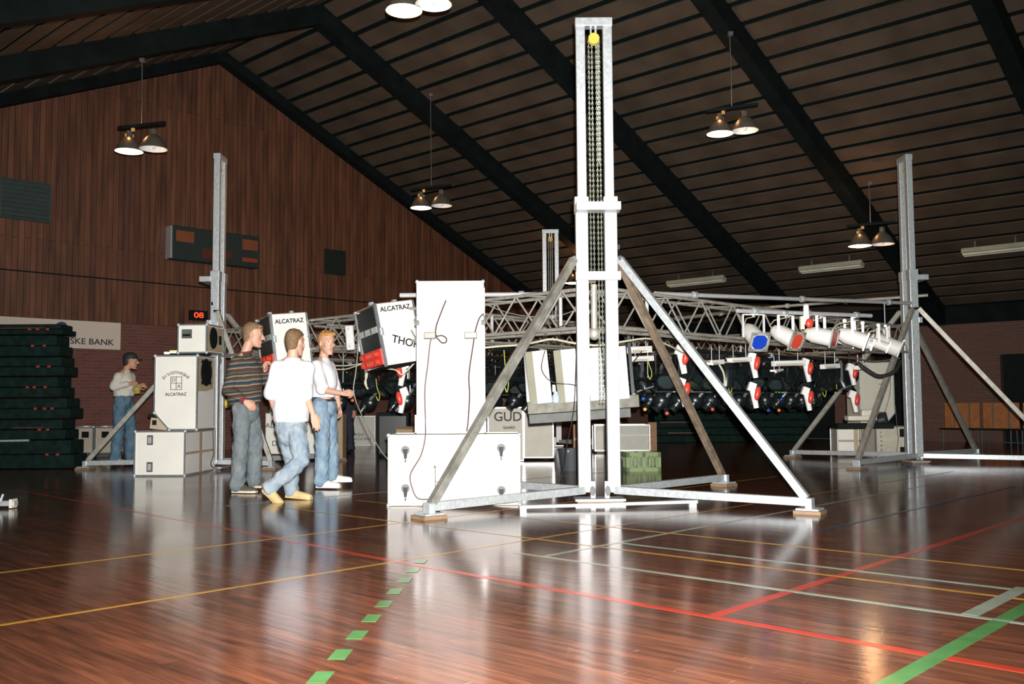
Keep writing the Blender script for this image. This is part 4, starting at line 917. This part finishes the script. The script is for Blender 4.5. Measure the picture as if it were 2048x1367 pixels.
for i in range(16):
    s_ = random.uniform(.05, .9); r_ = random.uniform(.08, .8); p = rig(s_, r_)+Vector((0, 0, 1.64)); q = rig(s_+.09, r_)+Vector((0, 0, 1.64)); m_ = (p+q)/2-Vector((0, 0, random.uniform(.12, .3)))
    cable('thin black lead drooping between lamps inside the rig', [p, m_.lerp(p, .4)-Vector((0, 0, .03)), m_, m_.lerp(q, .4), q], .007, wireb, group='black leads inside the rig')
# ================================================================ ORANGE STACKED CHAIRS BY THE RIGHT WALL
def chair_stack(x, y, label, n=1):
    o = thing('folding_bench', label, 'bench', hw(x, y, 0), HA, 'orange plywood benches along the right wall')
    MB().box((0, 0, .62), (.04, .76, .62), (0, .06, 0)).build('backrest', orangew, o, bevel=.008)
    MB().box((-.24, 0, .34), (.42, .74, .03)).build('seat', blackm, o, bevel=.006)
    for yy in (-.3, .3):
        MB().tube([(-.42, yy, 0), (-.4, yy, .32), (0, yy, .34), (.03, yy, .93)], .015, 8).build('leg', dgrey, o)
        MB().tube([(.08, yy, 0), (0.02, yy, .34)], .015, 8).build('leg', dgrey, o)
        MB().box((-.024, yy*.55, .62), (.014, .03, .6), (0, .06, 0)).build('back_strap', dgrey, o)
for (px, lab) in ((1925, 'orange plywood bench against the brick wall, left one beside the right tower'), (2003, 'orange plywood bench against the brick wall, middle one behind the long brace'), (2085, 'orange plywood bench cut by the right edge of the photo')):
    d = HM.inverted().to_3x3() @ ray(px, 850); k = 23.1/d.x; chair_stack(23.1, k*d.y, lab)
# ================================================================ PEOPLE
def skinmat(n, c): 
    m = mat(n, c, .55, var=.06, scale=30); m.node_tree.nodes['Principled BSDF'].inputs['Subsurface Weight'].default_value = .08; return m
def frame(yaw, pitch=0, rollv=0): return (Matrix.Rotation(yaw, 3, 'Z') @ Matrix.Rotation(pitch, 3, 'X') @ Matrix.Rotation(rollv, 3, 'Y'))
def head_mb(mb, c, R, s=1.0):
    c = Vector(c)
    rings = [(-.125, .022, .022, .066), (-.115, .036, .036, .052), (-.09, .050, .060, .030), (-.06, .060, .078, .016), (-.02, .067, .090, .006), (.02, .073, .098, .0), (.06, .075, .101, -.005), (.09, .069, .092, -.008), (.112, .052, .070, -.008), (.127, .026, .036, -.008)]
    vs = []; n = 24
    for (z, rx, ry, yo) in rings:
        for k in range(n):
            a = 2*PI*k/n; vs.append(c+R @ (Vector((rx*math.cos(a), yo+ry*math.sin(a), z))*s))
    fs = [(i*n+k, i*n+(k+1) % n, (i+1)*n+(k+1) % n, (i+1)*n+k) for i in range(len(rings)-1) for k in range(n)]
    fs += [tuple(range(n-1, -1, -1)), tuple(range((len(rings)-1)*n, len(rings)*n))]
    mb.add(vs, fs)
    f = lambda x, y, z: c+R @ (Vector((x, y, z))*s)
    mb.caps([f(0, .094, .022), f(0, .108, -.008), f(0, .119, -.030)], [.009*s, .011*s, .014*s])
    for q in (-1, 1):
        mb.ell(f(q*.012, .104, -.034), .010*s)
        mb.caps([f(q*.012, .092, .034), f(q*.045, .078, .034)], [.011*s, .010*s])
        mb.ell(f(q*.045, .062, -.022), (.022*s, .022*s, .02*s), R)
        mb.ell(f(q*.077, -.006, -.004), (.008*s, .020*s, .033*s), R @ Matrix.Rotation(q*-.3, 3, 'Z'))
    mb.caps([f(-.02, .090, -.066), f(0, .097, -.064), f(.02, .090, -.066)], [.007*s, .009*s, .007*s])
    mb.caps([f(-.016, .090, -.078), f(.016, .090, -.078)], [.008*s, .008*s])
    mb.ell(f(0, .082, -.108), (.022*s, .018*s, .018*s), R)
    return f
def hand_mb(mb, w_, d, n_, curl, s=1.0, side=1, thumb=None):
    """wrist, direction of the fingers, palm normal (fingers curl towards it)"""
    w_ = Vector(w_); d = Vector(d).normalized(); n_ = Vector(n_); n_ = (n_-d*n_.dot(d)).normalized(); sd = d.cross(n_)*side
    tips = []
    for i in range(4):
        off = (i-1.5)*.021*s; root = w_+d*(.088-.006*abs(i-1.2))*s+sd*off
        mb.caps([w_+sd*off*.55+d*.01*s, root], [.015*s, .0115*s])
        L3 = [(.040, .027, .021), (.045, .030, .022), (.042, .028, .021), (.033, .021, .018)][i]; p = root; a = 0; P_ = [p]; cu = curl*(1+.12*i)
        for l in L3:
            a += cu; p = p+(d*math.cos(a)+n_*math.sin(a))*l*s; P_.append(p)
        mb.caps(P_, [.0098*s, .0092*s, .0085*s, .0075*s]); tips.append(p)
    mb.ell(w_+d*.05*s, (.036*s, .036*s, .036*s), Matrix.Identity(3)) if False else None
    t0_ = w_+d*.022*s-sd*.028*s; t1 = t0_+(d*.55-sd*.6+n_*.45).normalized()*.042*s; t2 = t1+(d*.85-sd*.1+n_*.5).normalized()*.032*s; t3 = t2+(d*.8+sd*.25+n_*.5).normalized()*.024*s
    mb.caps([w_+d*.01*s, t0_, t1, t2, t3], [.016*s, .0145*s, .012*s, .0105*s, .009*s])
    return tips
def cap_hair(o, f, R, s, m, style='short', name='hair'):
    mb = MB()
    def ring(z, rx, ry, yo): return (z, rx, ry, yo)
    base = [(-.075, .042, .036, -.052), (-.05, .055, .050, -.044), (-.015, .067, .062, -.040), (.015, .073, .072, -.036), (.045, .079, .088, -.024), (.075, .079, .100, -.010), (.105, .068, .094, -.004), (.125, .048, .068, -.006), (.138, .022, .032, -.008)]
    vs = []; n = 24
    for (z, rx, ry, yo) in base:
        for k in range(n):
            a = 2*PI*k/n; vs.append(f(rx*math.cos(a), yo+ry*math.sin(a), z))
    fs = [(i*n+k, i*n+(k+1) % n, (i+1)*n+(k+1) % n, (i+1)*n+k) for i in range(len(base)-1) for k in range(n)]
    fs += [tuple(range(n-1, -1, -1)), tuple(range((len(base)-1)*n, len(base)*n))]
    mb.add(vs, fs)
    rnd = random.Random(3)
    for i in range(34):
        a = rnd.uniform(0, 2*PI); z = rnd.uniform(.07, .13); rr_ = .072*math.sqrt(max(.05, 1-((z-.03)/.11)**2)); y = rr_*1.25*math.sin(a)-.006; x = rr_*math.cos(a)
        mb.ell(f(x, y+.006, z), (.016*s, .024*s, .012*s), R)
    if style == 'quiff':
        for x in (-.04, -.015, .015, .04): mb.caps([f(x, .06, .10), f(x*1.1, .085, .098), f(x, .088, .085)], [.018*s, .014*s, .008*s])
    return mb.build(name, m, o, remesh=.006*s)
def person(label, loc, s, J, P):
    """J: joints in local metres (x right in the photo, y away, z up); P: look"""
    o = thing('person', label, 'person', loc)
    V_ = {k: Vector(v) for k, v in J.items()}; hs = P.get('head', 1.08)
    R = frame(*P['face']); f = lambda x, y, z: V_['head']+R @ (Vector((x, y, z))*hs)
    mb = MB(); head_mb(mb, V_['head'], R, hs)
    by = P['body_yaw']
    neck = V_['neck']; hc = (V_['hipL']+V_['hipR'])/2; sc_ = (V_['shL']+V_['shR'])/2
    mb.caps([neck, f(0, -.025, -.06)], [.058, .055])
    mb.caps([neck, V_['shL']], [.055, .05]); mb.caps([neck, V_['shR']], [.055, .05])
    mb.loft([(hc, .13, .095, by), (hc.lerp(sc_, .35), .125, .09, by), (hc.lerp(sc_, .75), .15, .10, by), (sc_, .14, .08, by)])
    for q in 'LR':
        mb.caps([V_['sh'+q], V_['el'+q], V_['wr'+q]], [.050, .040, .027])
        mb.caps([V_['el'+q].lerp(V_['wr'+q], .25), V_['wr'+q]], [.041, .027])
        h = P['hand'+q]; hand_mb(mb, V_['wr'+q], h[0], h[1], h[2], 1.06, h[3])
        mb.caps([V_['hip'+q], V_['kn'+q], V_['an'+q]], [.085, .055, .040])
        ft = V_['an'+q]+Vector(P['foot'+q])*.15; mb.caps([V_['an'+q], V_['an'+q].lerp(ft, .5)-Vector((0, 0, .05))], [.035, .02])
    mb.build('body', P['skin'], o, remesh=.0062)
    # face parts
    for q in (-1, 1):
        e = MB().ell(f(q*.032, .083, .012), (.013*hs, .008*hs, .008*hs), R).build('eye', mat('eye_white', (.5, .47, .44), .3), o, smooth=True)
        MB().ell(f(q*.032, .0905, .012), (.0062*hs, .003*hs, .0062*hs), R).build('iris', mat('iris', (.03, .03, .035), .2), e, smooth=True)
        MB().caps([f(q*.014, .103, .040), f(q*.048, .084, .042)], [.0045*hs, .004*hs]).build('eyebrow', P['brow'], o, smooth=True)
    MB().caps([f(-.020, .0955, -.068), f(0, .105, -.067), f(.020, .0955, -.068)], [.005*hs, .0065*hs, .005*hs]).build('mouth', mat('lip', (.36, .13, .10), .5), o, smooth=True)
    if P.get('hair'): cap_hair(o, f, R, hs, P['hair'], P.get('style', 'short'))
    if P.get('cap'):
        mb = MB(); vs = []; n = 24; base = [(.035, .083, .108, -.006), (.07, .083, .108, -.006), (.105, .074, .096, -.006), (.13, .05, .066, -.006), (.142, .02, .03, -.006)]
        for (z, rx, ry, yo) in base:
            for k in range(n): a = 2*PI*k/n; vs.append(f(rx*math.cos(a), yo+ry*math.sin(a), z))
        fs = [(i*n+k, i*n+(k+1) % n, (i+1)*n+(k+1) % n, (i+1)*n+k) for i in range(len(base)-1) for k in range(n)]+[tuple(range(n-1, -1, -1)), tuple(range((len(base)-1)*n, len(base)*n))]
        mb.add(vs, fs); c_ = mb.build('cap', P['cap'], o, smooth=True)
        MB().ell(f(0, .125, .04), (.06*hs, .065*hs, .008*hs), R).build('visor', P['cap'], c_, smooth=True)
    # top garment
    g = P['shirt']; mb = MB(); tw_, td = g['w'], g['d']; hem = Vector(g['hem']); 
    ch = hc.lerp(sc_, .72); nb = neck+Vector((0, 0, .0))
    mb.loft([(hem, g['hw'], g['hd'], by), (hem.lerp(ch, .3), g['hw']*1.03, g['hd']*1.05, by), (hem.lerp(ch, .65), tw_*.97, td*1.02, by), (ch, tw_, td, by), (ch.lerp(sc_, .6), tw_*.98, td*.92, by), (sc_+Vector((0, 0, .0)), tw_*.86, td*.72, by), (sc_.lerp(neck, .55)+Vector((0, 0, .02)), .10, .085, by), (neck+Vector((0, 0, .015)), .068, .066, by)])
    for q in 'LR':
        e = V_['el'+q]; sh = V_['sh'+q]; wr = V_['wr'+q]
        if g['sleeve'] <= 1: p = sh.lerp(e, g['sleeve']); mb.caps([sh, sh.lerp(e, g['sleeve']*.5), p], [.078, .076, g.get('sr', .074)])
        else: p = e.lerp(wr, g['sleeve']-1); mb.caps([sh, sh.lerp(e, .5), e, p], [.078, .074, .066, g.get('sr', .046)])
        mb.caps([sc_.lerp(sh, .3), sh], [.085, .078])
    so = mb.build(g.get('name', 't_shirt'), g['m'], o, remesh=.009)
    dm = so.modifiers.new('folds', 'DISPLACE'); dm.strength = g.get('fold', .018); dm.mid_level = .5; dm.texture = CLOUD
    dm.texture_coords = 'LOCAL'
    if g.get('collar'):
        mb = MB(); pts = [neck+Vector((.072*math.cos(a), .070*math.sin(a), .012+.012*math.sin(a+1))) for a in [2*PI*i/20 for i in range(21)]]; mb.tube(pts, .013, 8); mb.build('collar', g['collar'], so, smooth=2)
        for q in 'LR':
            e = V_['el'+q]; wr = V_['wr'+q]; dd = (wr-e).normalized(); c = e.lerp(wr, g['sleeve']-1)
            MB().frus(c-dd*.03, c+dd*.035, .046, .04, 16).build('cuff', g['collar'], so, smooth=True)
    # trousers
    t = P['trousers']; mb = MB(); top = Vector(t['top'])
    mb.loft([(hc-Vector((0, 0, .16)), .05, .07, by), (hc-Vector((0, 0, .11)), .11, .11, by), (hc-Vector((0, 0, .06)), .148, .13, by), (hc, t['w'], t['d'], by), (hc.lerp(top, .6), t['w']*.97, t['d']*.97, by), (top, t['w']*.92, t['d']*.92, by)])
    for q in 'LR':
        h_, k_, a_ = V_['hip'+q], V_['kn'+q], V_['an'+q]; th = t.get('th', .098); kn_ = t.get('kn', .078); an_ = t.get('an', .074)
        mb.caps([h_, h_.lerp(k_, .5), k_, k_.lerp(a_, .5), a_-(k_-a_).normalized()*.005], [th, (th+kn_)/2+.003, kn_, (kn_+an_)/2, an_])
    to = mb.build(t.get('name', 'jeans'), t['m'], o, remesh=.009)
    dm = to.modifiers.new('folds', 'DISPLACE'); dm.strength = .034; dm.mid_level = .5; dm.texture = CLOUD2; dm.texture_coords = 'LOCAL'
    if t.get('belt'):
        pts = [top+Vector((t['w']*.96*math.cos(a)*math.cos(by)-t['d']*.96*math.sin(a)*math.sin(by), t['w']*.96*math.cos(a)*math.sin(by)+t['d']*.96*math.sin(a)*math.cos(by), -.02)) for a in [2*PI*i/28 for i in range(29)]]
        mb = MB(); mb.tube(pts, .017, 8); mb.build('belt', t['belt'], o, smooth=2)
    # shoes
    for q in 'LR':
        a_ = V_['an'+q]; d = Vector(P['foot'+q]); dh = Vector((d.x, d.y, 0)).normalized(); pit = math.atan2(d.z, Vector((d.x, d.y)).length)
        x = dh; z = Vector((0, 0, 1)); Rr = Matrix((x, z.cross(x), z)).transposed() @ Matrix.Rotation(-pit, 3, 'Y')
        base = a_+Rr @ Vector((-.045, 0, -.085)); mb = MB()
        pr = [(0, .034, .075), (.03, .040, .085), (.08, .041, .08), (.13, .043, .062), (.19, .050, .052), (.25, .046, .044), (.285, .028, .030)]
        vs = []; n = 12
        for (xx, hw_, hh) in pr:
            for k in range(n):
                aa = PI*k/(n-1); vs.append(base+Rr @ Vector((xx, hw_*math.cos(aa), .018+hh*math.sin(aa)**.8)))
        fs = [(i*n+k, i*n+k+1, (i+1)*n+k+1, (i+1)*n+k) for i in range(len(pr)-1) for k in range(n-1)]
        fs += [(i*n, (i+1)*n, (i+1)*n+n-1, i*n+n-1) for i in range(len(pr)-1)]+[tuple(range(n)), tuple(range((len(pr)-1)*n, len(pr)*n))[::-1]]
        mb.add(vs, fs)
        if P.get('boot'): mb.frus(base+Rr @ Vector((.04, 0, .04)), base+Rr @ Vector((.035, 0, .16)), .046, .047, 16)
        sh = mb.build(P.get('shoe_name', 'shoe'), P['shoe'], o, smooth=True)
        mb = MB(); vs = []
        for zz in (0, .024):
            for (xx, hw_, hh) in pr: vs.append(base+Rr @ Vector((xx+(.004 if xx > .1 else -.004), hw_*1.06, zz)))
            for (xx, hw_, hh) in pr[::-1]: vs.append(base+Rr @ Vector((xx+(.004 if xx > .1 else -.004), -hw_*1.06, zz)))
        m_ = len(pr)*2; mb.add(vs, [tuple(range(m_-1, -1, -1)), tuple(range(m_, 2*m_))]+[(i, (i+1) % m_, m_+(i+1) % m_, m_+i) for i in range(m_)]); mb.build('sole', P['sole'], sh)
        if P.get('lace'):
            mb = MB()
            for k in range(3): xx = .09+k*.03; mb.tube([base+Rr @ Vector((xx, -.022, .083-k*.008)), base+Rr @ Vector((xx+.008, 0, .097-k*.009)), base+Rr @ Vector((xx, .022, .083-k*.008))], .004, 6)
            mb.build('laces', P['lace'], sh)
    return o
CLOUD = bpy.data.textures.new('cloth_folds', 'CLOUDS'); CLOUD.noise_scale = .13; CLOUD.noise_depth = 1
CLOUD2 = bpy.data.textures.new('denim_folds', 'CLOUDS'); CLOUD2.noise_scale = .085; CLOUD2.noise_depth = 1
skin = skinmat('skin', (.50, .28, .19)); skin2 = skinmat('fair_skin', (.54, .31, .22)); skin3 = skinmat('tanned_skin', (.50, .26, .17))
hair1 = mat('brown_hair', (.16, .095, .045), .6, var=.3, scale=60, bump=.5); hair2 = mat('dark_blond_hair', (.20, .12, .06), .6, var=.35, scale=60, bump=.5)
hair3 = mat('ginger_blond_hair', (.52, .25, .08), .6, var=.25, scale=60, bump=.5); dark_h = mat('dark_hair', (.03, .025, .02), .6, var=.3, scale=60)
tee = mat('white_cotton', (.66, .67, .70), .85, var=.02, bump=.15, bscale=14); tee2 = mat('offwhite_sweatshirt', (.58, .56, .50), .85, var=.05, bump=.3, bscale=14)
def denim(n, c, c2):
    m = mat(n, c, .85, var=.12, scale=7, bump=.35, bscale=16); r = [x for x in m.node_tree.nodes if x.type == 'VALTORGB'][0]; r.color_ramp.elements[1].color = (*c2, 1); return m
jA = denim('pale_faded_denim', (.17, .24, .33), (.31, .36, .39)); jB = denim('grey_denim', (.10, .13, .155), (.17, .19, .19)); jC = denim('mid_blue_denim', (.13, .22, .33), (.26, .35, .42)); jD = denim('blue_denim', (.06, .13, .20), (.12, .21, .28)); jE = mat('navy_trousers', (.012, .016, .035), .8)
# striped knit
km = bpy.data.materials.new('striped_knit'); km.use_nodes = True; nt, b = nodes(km); L = nt.links; b.inputs['Roughness'].default_value = .95
tc = nt.nodes.new('ShaderNodeTexCoord'); sp = nt.nodes.new('ShaderNodeSeparateXYZ'); L.new(tc.outputs['Object'], sp.inputs[0])
n = nt.nodes.new('ShaderNodeTexNoise'); n.inputs['Scale'].default_value = 4; L.new(tc.outputs['Object'], n.inputs['Vector'])
ma = nt.nodes.new('ShaderNodeMath'); ma.operation = 'MULTIPLY_ADD'; ma.inputs[1].default_value = .05; L.new(n.outputs['Fac'], ma.inputs[0]); L.new(sp.outputs['Z'], ma.inputs[2])
mb_ = nt.nodes.new('ShaderNodeMath'); mb_.operation = 'MULTIPLY_ADD'; mb_.inputs[1].default_value = -.12; L.new(sp.outputs['X'], mb_.inputs[0]); L.new(ma.outputs[0], mb_.inputs[2])
mc = nt.nodes.new('ShaderNodeMath'); mc.operation = 'FRACT'; md = nt.nodes.new('ShaderNodeMath'); md.operation = 'MULTIPLY'; md.inputs[1].default_value = 5.0; L.new(mb_.outputs[0], md.inputs[0]); L.new(md.outputs[0], mc.inputs[0])
r = nt.nodes.new('ShaderNodeValToRGB'); r.color_ramp.interpolation = 'CONSTANT'; cr = r.color_ramp
cols = [(.035, .038, .026), (.075, .012, .016), (.17, .145, .09), (.022, .032, .028), (.012, .018, .06), (.14, .13, .085), (.045, .045, .028), (.055, .014, .016), (.15, .13, .08), (.015, .022, .022), (.06, .055, .035)]
for i, c in enumerate(cols):
    e = cr.elements[i] if i < 2 else cr.elements.new(i/len(cols)); e.position = i/len(cols); e.color = (*c, 1)
L.new(mc.outputs[0], r.inputs[0]); L.new(r.outputs[0], b.inputs['Base Color'])
bpn = nt.nodes.new('ShaderNodeBump'); bpn.inputs['Strength'].default_value = .4; bpn.inputs['Distance'].default_value = .01; n3 = nt.nodes.new('ShaderNodeTexNoise'); n3.inputs['Scale'].default_value = 70; L.new(tc.outputs['Object'], n3.inputs['Vector']); L.new(n3.outputs['Fac'], bpn.inputs['Height']); L.new(bpn.outputs['Normal'], b.inputs['Normal'])
maroon = mat('maroon_rib', (.15, .02, .03), .9)
def joints(px0, py0, s, d): return {k: ((v[0]-px0)/s, v[2], (py0-v[1])/s) for k, v in d.items()}
def xy(px0, py0, s, q): return ((q[0]-px0)/s, q[2], (py0-q[1])/s)
# A: middle man, back to the camera, walking to the right
pA = fl(572, 1000); sA = F/pA.y; ZA = 1000+.0
q = lambda x, y, d=0: xy(572, 1003, sA, (x, y, d))
person('man in white t-shirt and pale jeans seen from behind, stepping right in tan boots', pA, 1, joints(572, 1003, sA, dict(head=(586, 690, .03), neck=(583, 723, .0), shL=(553, 740, -.02), shR=(612, 741, .03),
    elL=(541, 792, -.02), wrL=(546, 832, .10), elR=(612, 794, -.06), wrR=(628, 833, -.08), hipL=(568, 866, .06), hipR=(594, 866, -.06), knL=(580, 925, .10), knR=(607, 924, -.10), anL=(577, 984, .12), anR=(549, 974, -.16))),
    dict(face=(-.5, -.05, -.06), body_yaw=-.25, head=1.08, skin=skin2, hair=hair1, brow=hair1, shoe=mat('tan_suede', (.55, .40, .18), .8, var=.12), sole=mat('tan_sole', (.50, .36, .17), .7), shoe_name='boot', boot=True,
    handL=((.1, .3, -.95), (.3, .9, 0), .35, 1), handR=((.30, -.1, -.95), (-.4, .8, 0), .28, -1), footL=(.85, -.25, -.05), footR=(.80, -.35, -.62),
    shirt=dict(m=tee, w=.195, d=.145, hw=.185, hd=.145, hem=q(581, 848), sleeve=1.0, sr=.078, fold=.02), trousers=dict(m=jA, top=q(580, 842), w=.165, d=.14, th=.105, kn=.085, an=.078)))
# B: striped sweater man
pB = fl(490, 984); sB = F/pB.y
q = lambda x, y, d=0: xy(490, 986, sB, (x, y, d))
person('man in striped knitted sweater and grey jeans standing in profile, facing right', pB, 1, joints(490, 986, sB, dict(head=(502, 674, .0), neck=(487, 711, .0), shL=(500, 729, .16), shR=(478, 731, -.16),
    elL=(535, 775, .10), wrL=(529, 748, .0), elR=(464, 783, -.20), wrR=(500, 806, -.24), hipL=(495, 822, .09), hipR=(486, 822, -.09), knL=(505, 898, .10), knR=(485, 900, -.10), anL=(502, 964, .12), anR=(479, 970, -.10))),
    dict(face=(-1.42, -.08, 0), body_yaw=-1.15, head=1.10, skin=skin, hair=hair2, brow=hair2, style='quiff', shoe=mat('dark_grey_canvas', (.07, .06, .05), .8), sole=mat('cream_rubber', (.55, .48, .36), .6), lace=mat('tan_lace', (.3, .2, .1), .7),
    handL=((-.1, 0, 1), (1, -.3, 0), .8, 1), handR=((.75, .1, -.65), (-.3, .9, -.3), .5, -1), footL=(1, -.1, 0), footR=(1, -.22, 0),
    shirt=dict(name='sweater', m=km, w=.205, d=.19, hw=.17, hd=.185, hem=q(486, 812), sleeve=1.85, sr=.05, collar=maroon, fold=.02), trousers=dict(m=jB, top=q(487, 806), w=.15, d=.155, th=.105, kn=.09, an=.085)))
# C: blond man holding the cable
pC = fl(655, 976); sC = F/pC.y
q = lambda x, y, d=0: xy(655, 979, sC, (x, y, d))
person('blond man in white t-shirt and blue jeans holding a hanging cable, face to the camera', pC, 1, joints(655, 979, sC, dict(head=(653, 691, -.04), neck=(645, 722, .0), shL=(652, 737, .15), shR=(637, 738, -.16),
    elL=(664, 790, .24), wrL=(671, 817, .20), elR=(652, 784, -.24), wrR=(693, 792, -.30), hipL=(652, 814, .09), hipR=(643, 815, -.09), knL=(658, 888, .10), knR=(648, 890, -.09), anL=(660, 954, .12), anR=(645, 962, -.10))),
    dict(face=(-2.42, -.02, .03), body_yaw=-1.3, head=1.14, skin=skin2, hair=hair3, brow=mat('ginger_brow', (.42, .22, .10), .7), style='quiff', shoe=mat('white_leather', (.80, .80, .77), .5), sole=mat('white_rubber', (.75, .75, .70), .6), lace=white,
    handL=((.2, -.1, -.95), (-.6, -.5, 0), .5, 1), handR=((.9, -.1, .05), (0, .8, -.5), .85, -1), footL=(1, .05, 0), footR=(1, -.18, 0),
    shirt=dict(m=tee, w=.20, d=.165, hw=.15, hd=.145, hem=q(645, 799), sleeve=.93, sr=.082, fold=.018), trousers=dict(m=jC, top=q(645, 802), w=.14, d=.145, th=.105, kn=.088, an=.085, belt=mat('dark_belt', (.035, .025, .015), .5))))
# D: far man with cap
pD = fl(243, 930); sD = F/pD.y
q = lambda x, y, d=0: xy(243, 932, sD, (x, y, d))
person('man in dark cap, off-white sweatshirt and blue jeans standing in profile by the brick wall', pD, 1, joints(243, 932, sD, dict(head=(257, 725, .0), neck=(248, 744, .0), shL=(250, 756, .16), shR=(242, 757, -.16),
    elL=(250, 780, .2), wrL=(268, 774, .14), elR=(235, 777, -.22), wrR=(263, 771, -.16), hipL=(247, 803, .09), hipR=(243, 803, -.09), knL=(255, 860, .10), knR=(240, 862, -.09), anL=(256, 918, .11), anR=(235, 918, -.10))),
    dict(face=(-1.25, -.04, 0), body_yaw=-1.2, head=1.08, skin=skin3, hair=dark_h, brow=dark_h, cap=mat('black_cap', (.012, .02, .022), .7), shoe=mat('white_leather', (.8, .8, .77), .5), sole=mat('white_rubber', (.75, .75, .7), .6),
    handL=((.9, -.2, .1), (0, .8, -.5), .8, 1), handR=((.9, .0, .1), (0, .8, -.5), .8, -1), footL=(1, -.1, 0), footR=(1, -.25, 0),
    shirt=dict(name='sweatshirt', m=tee2, w=.19, d=.18, hw=.15, hd=.165, hem=q(245, 795), sleeve=1.85, sr=.05, fold=.03), trousers=dict(m=jD, top=q(245, 795), w=.145, d=.15, th=.105, kn=.092, an=.09)))
rag = MB().ell((0, 0, 0), (.07, .05, .06)).box((.02, 0, -.05), (.08, .06, .05)).build('yellow_tool', mat('olive_yellow', (.36, .30, .06), .6), smooth=True, loc=at(273, 778, 16.0))
tag(rag, 'small yellow tool held by the man in the dark cap', 'tool')
# E: man mostly hidden behind the rig
pE = fl(688, 906); sE = F/pE.y
q = lambda x, y, d=0: xy(688, 906, sE, (x, y, d))
person('person in dark clothing and navy trousers standing behind the rig, only the legs visible', pE, 1, dict(head=(0, 0, 1.66), neck=(0, 0, 1.49), shL=(-.19, 0, 1.42), shR=(.19, 0, 1.42),
    elL=(-.24, 0, 1.12), wrL=(-.22, -.08, .88), elR=(.24, 0, 1.12), wrR=(.22, -.08, .88), hipL=(-.10, 0, .92), hipR=(.10, 0, .92), knL=(-.11, -.02, .5), knR=(.12, -.02, .5), anL=(-.10, 0, .09), anR=(.14, 0, .09)),
    dict(face=(PI, 0, 0), body_yaw=0, head=1.0, skin=skin3, hair=dark_h, brow=dark_h, shoe=blackm, sole=blackm, handL=((0, 0, -1), (.5, .5, 0), .3, 1), handR=((0, 0, -1), (-.5, .5, 0), .3, -1), footL=(-.3, -1, 0), footR=(.3, -1, 0),
    shirt=dict(name='jacket', m=mat('black_jacket', (.015, .017, .02), .8), w=.22, d=.14, hw=.18, hd=.13, hem=(0, 0, .88), sleeve=1.9, sr=.05), trousers=dict(name='trousers', m=jE, top=(0, 0, .96), w=.165, d=.12, th=.10, kn=.085, an=.08)))
# cable held by the blond man
hy = pC.y-.33
cable('thin grey green cable running from the rig through the blond man\'s hand to the trunk', [at(714, 640, hy+.2), at(716, 690, hy+.1), at(712, 740, hy), at(707, 775, hy), at(710, 796, hy), at(717, 815, hy-.1), at(733, 850, hy-.4), at(752, 885, hy-.8), at(765, 905, hy-1), at(776, 918, hy-1.15)], .0065, mat('grey_green_cable', (.24, .27, .20), .5))
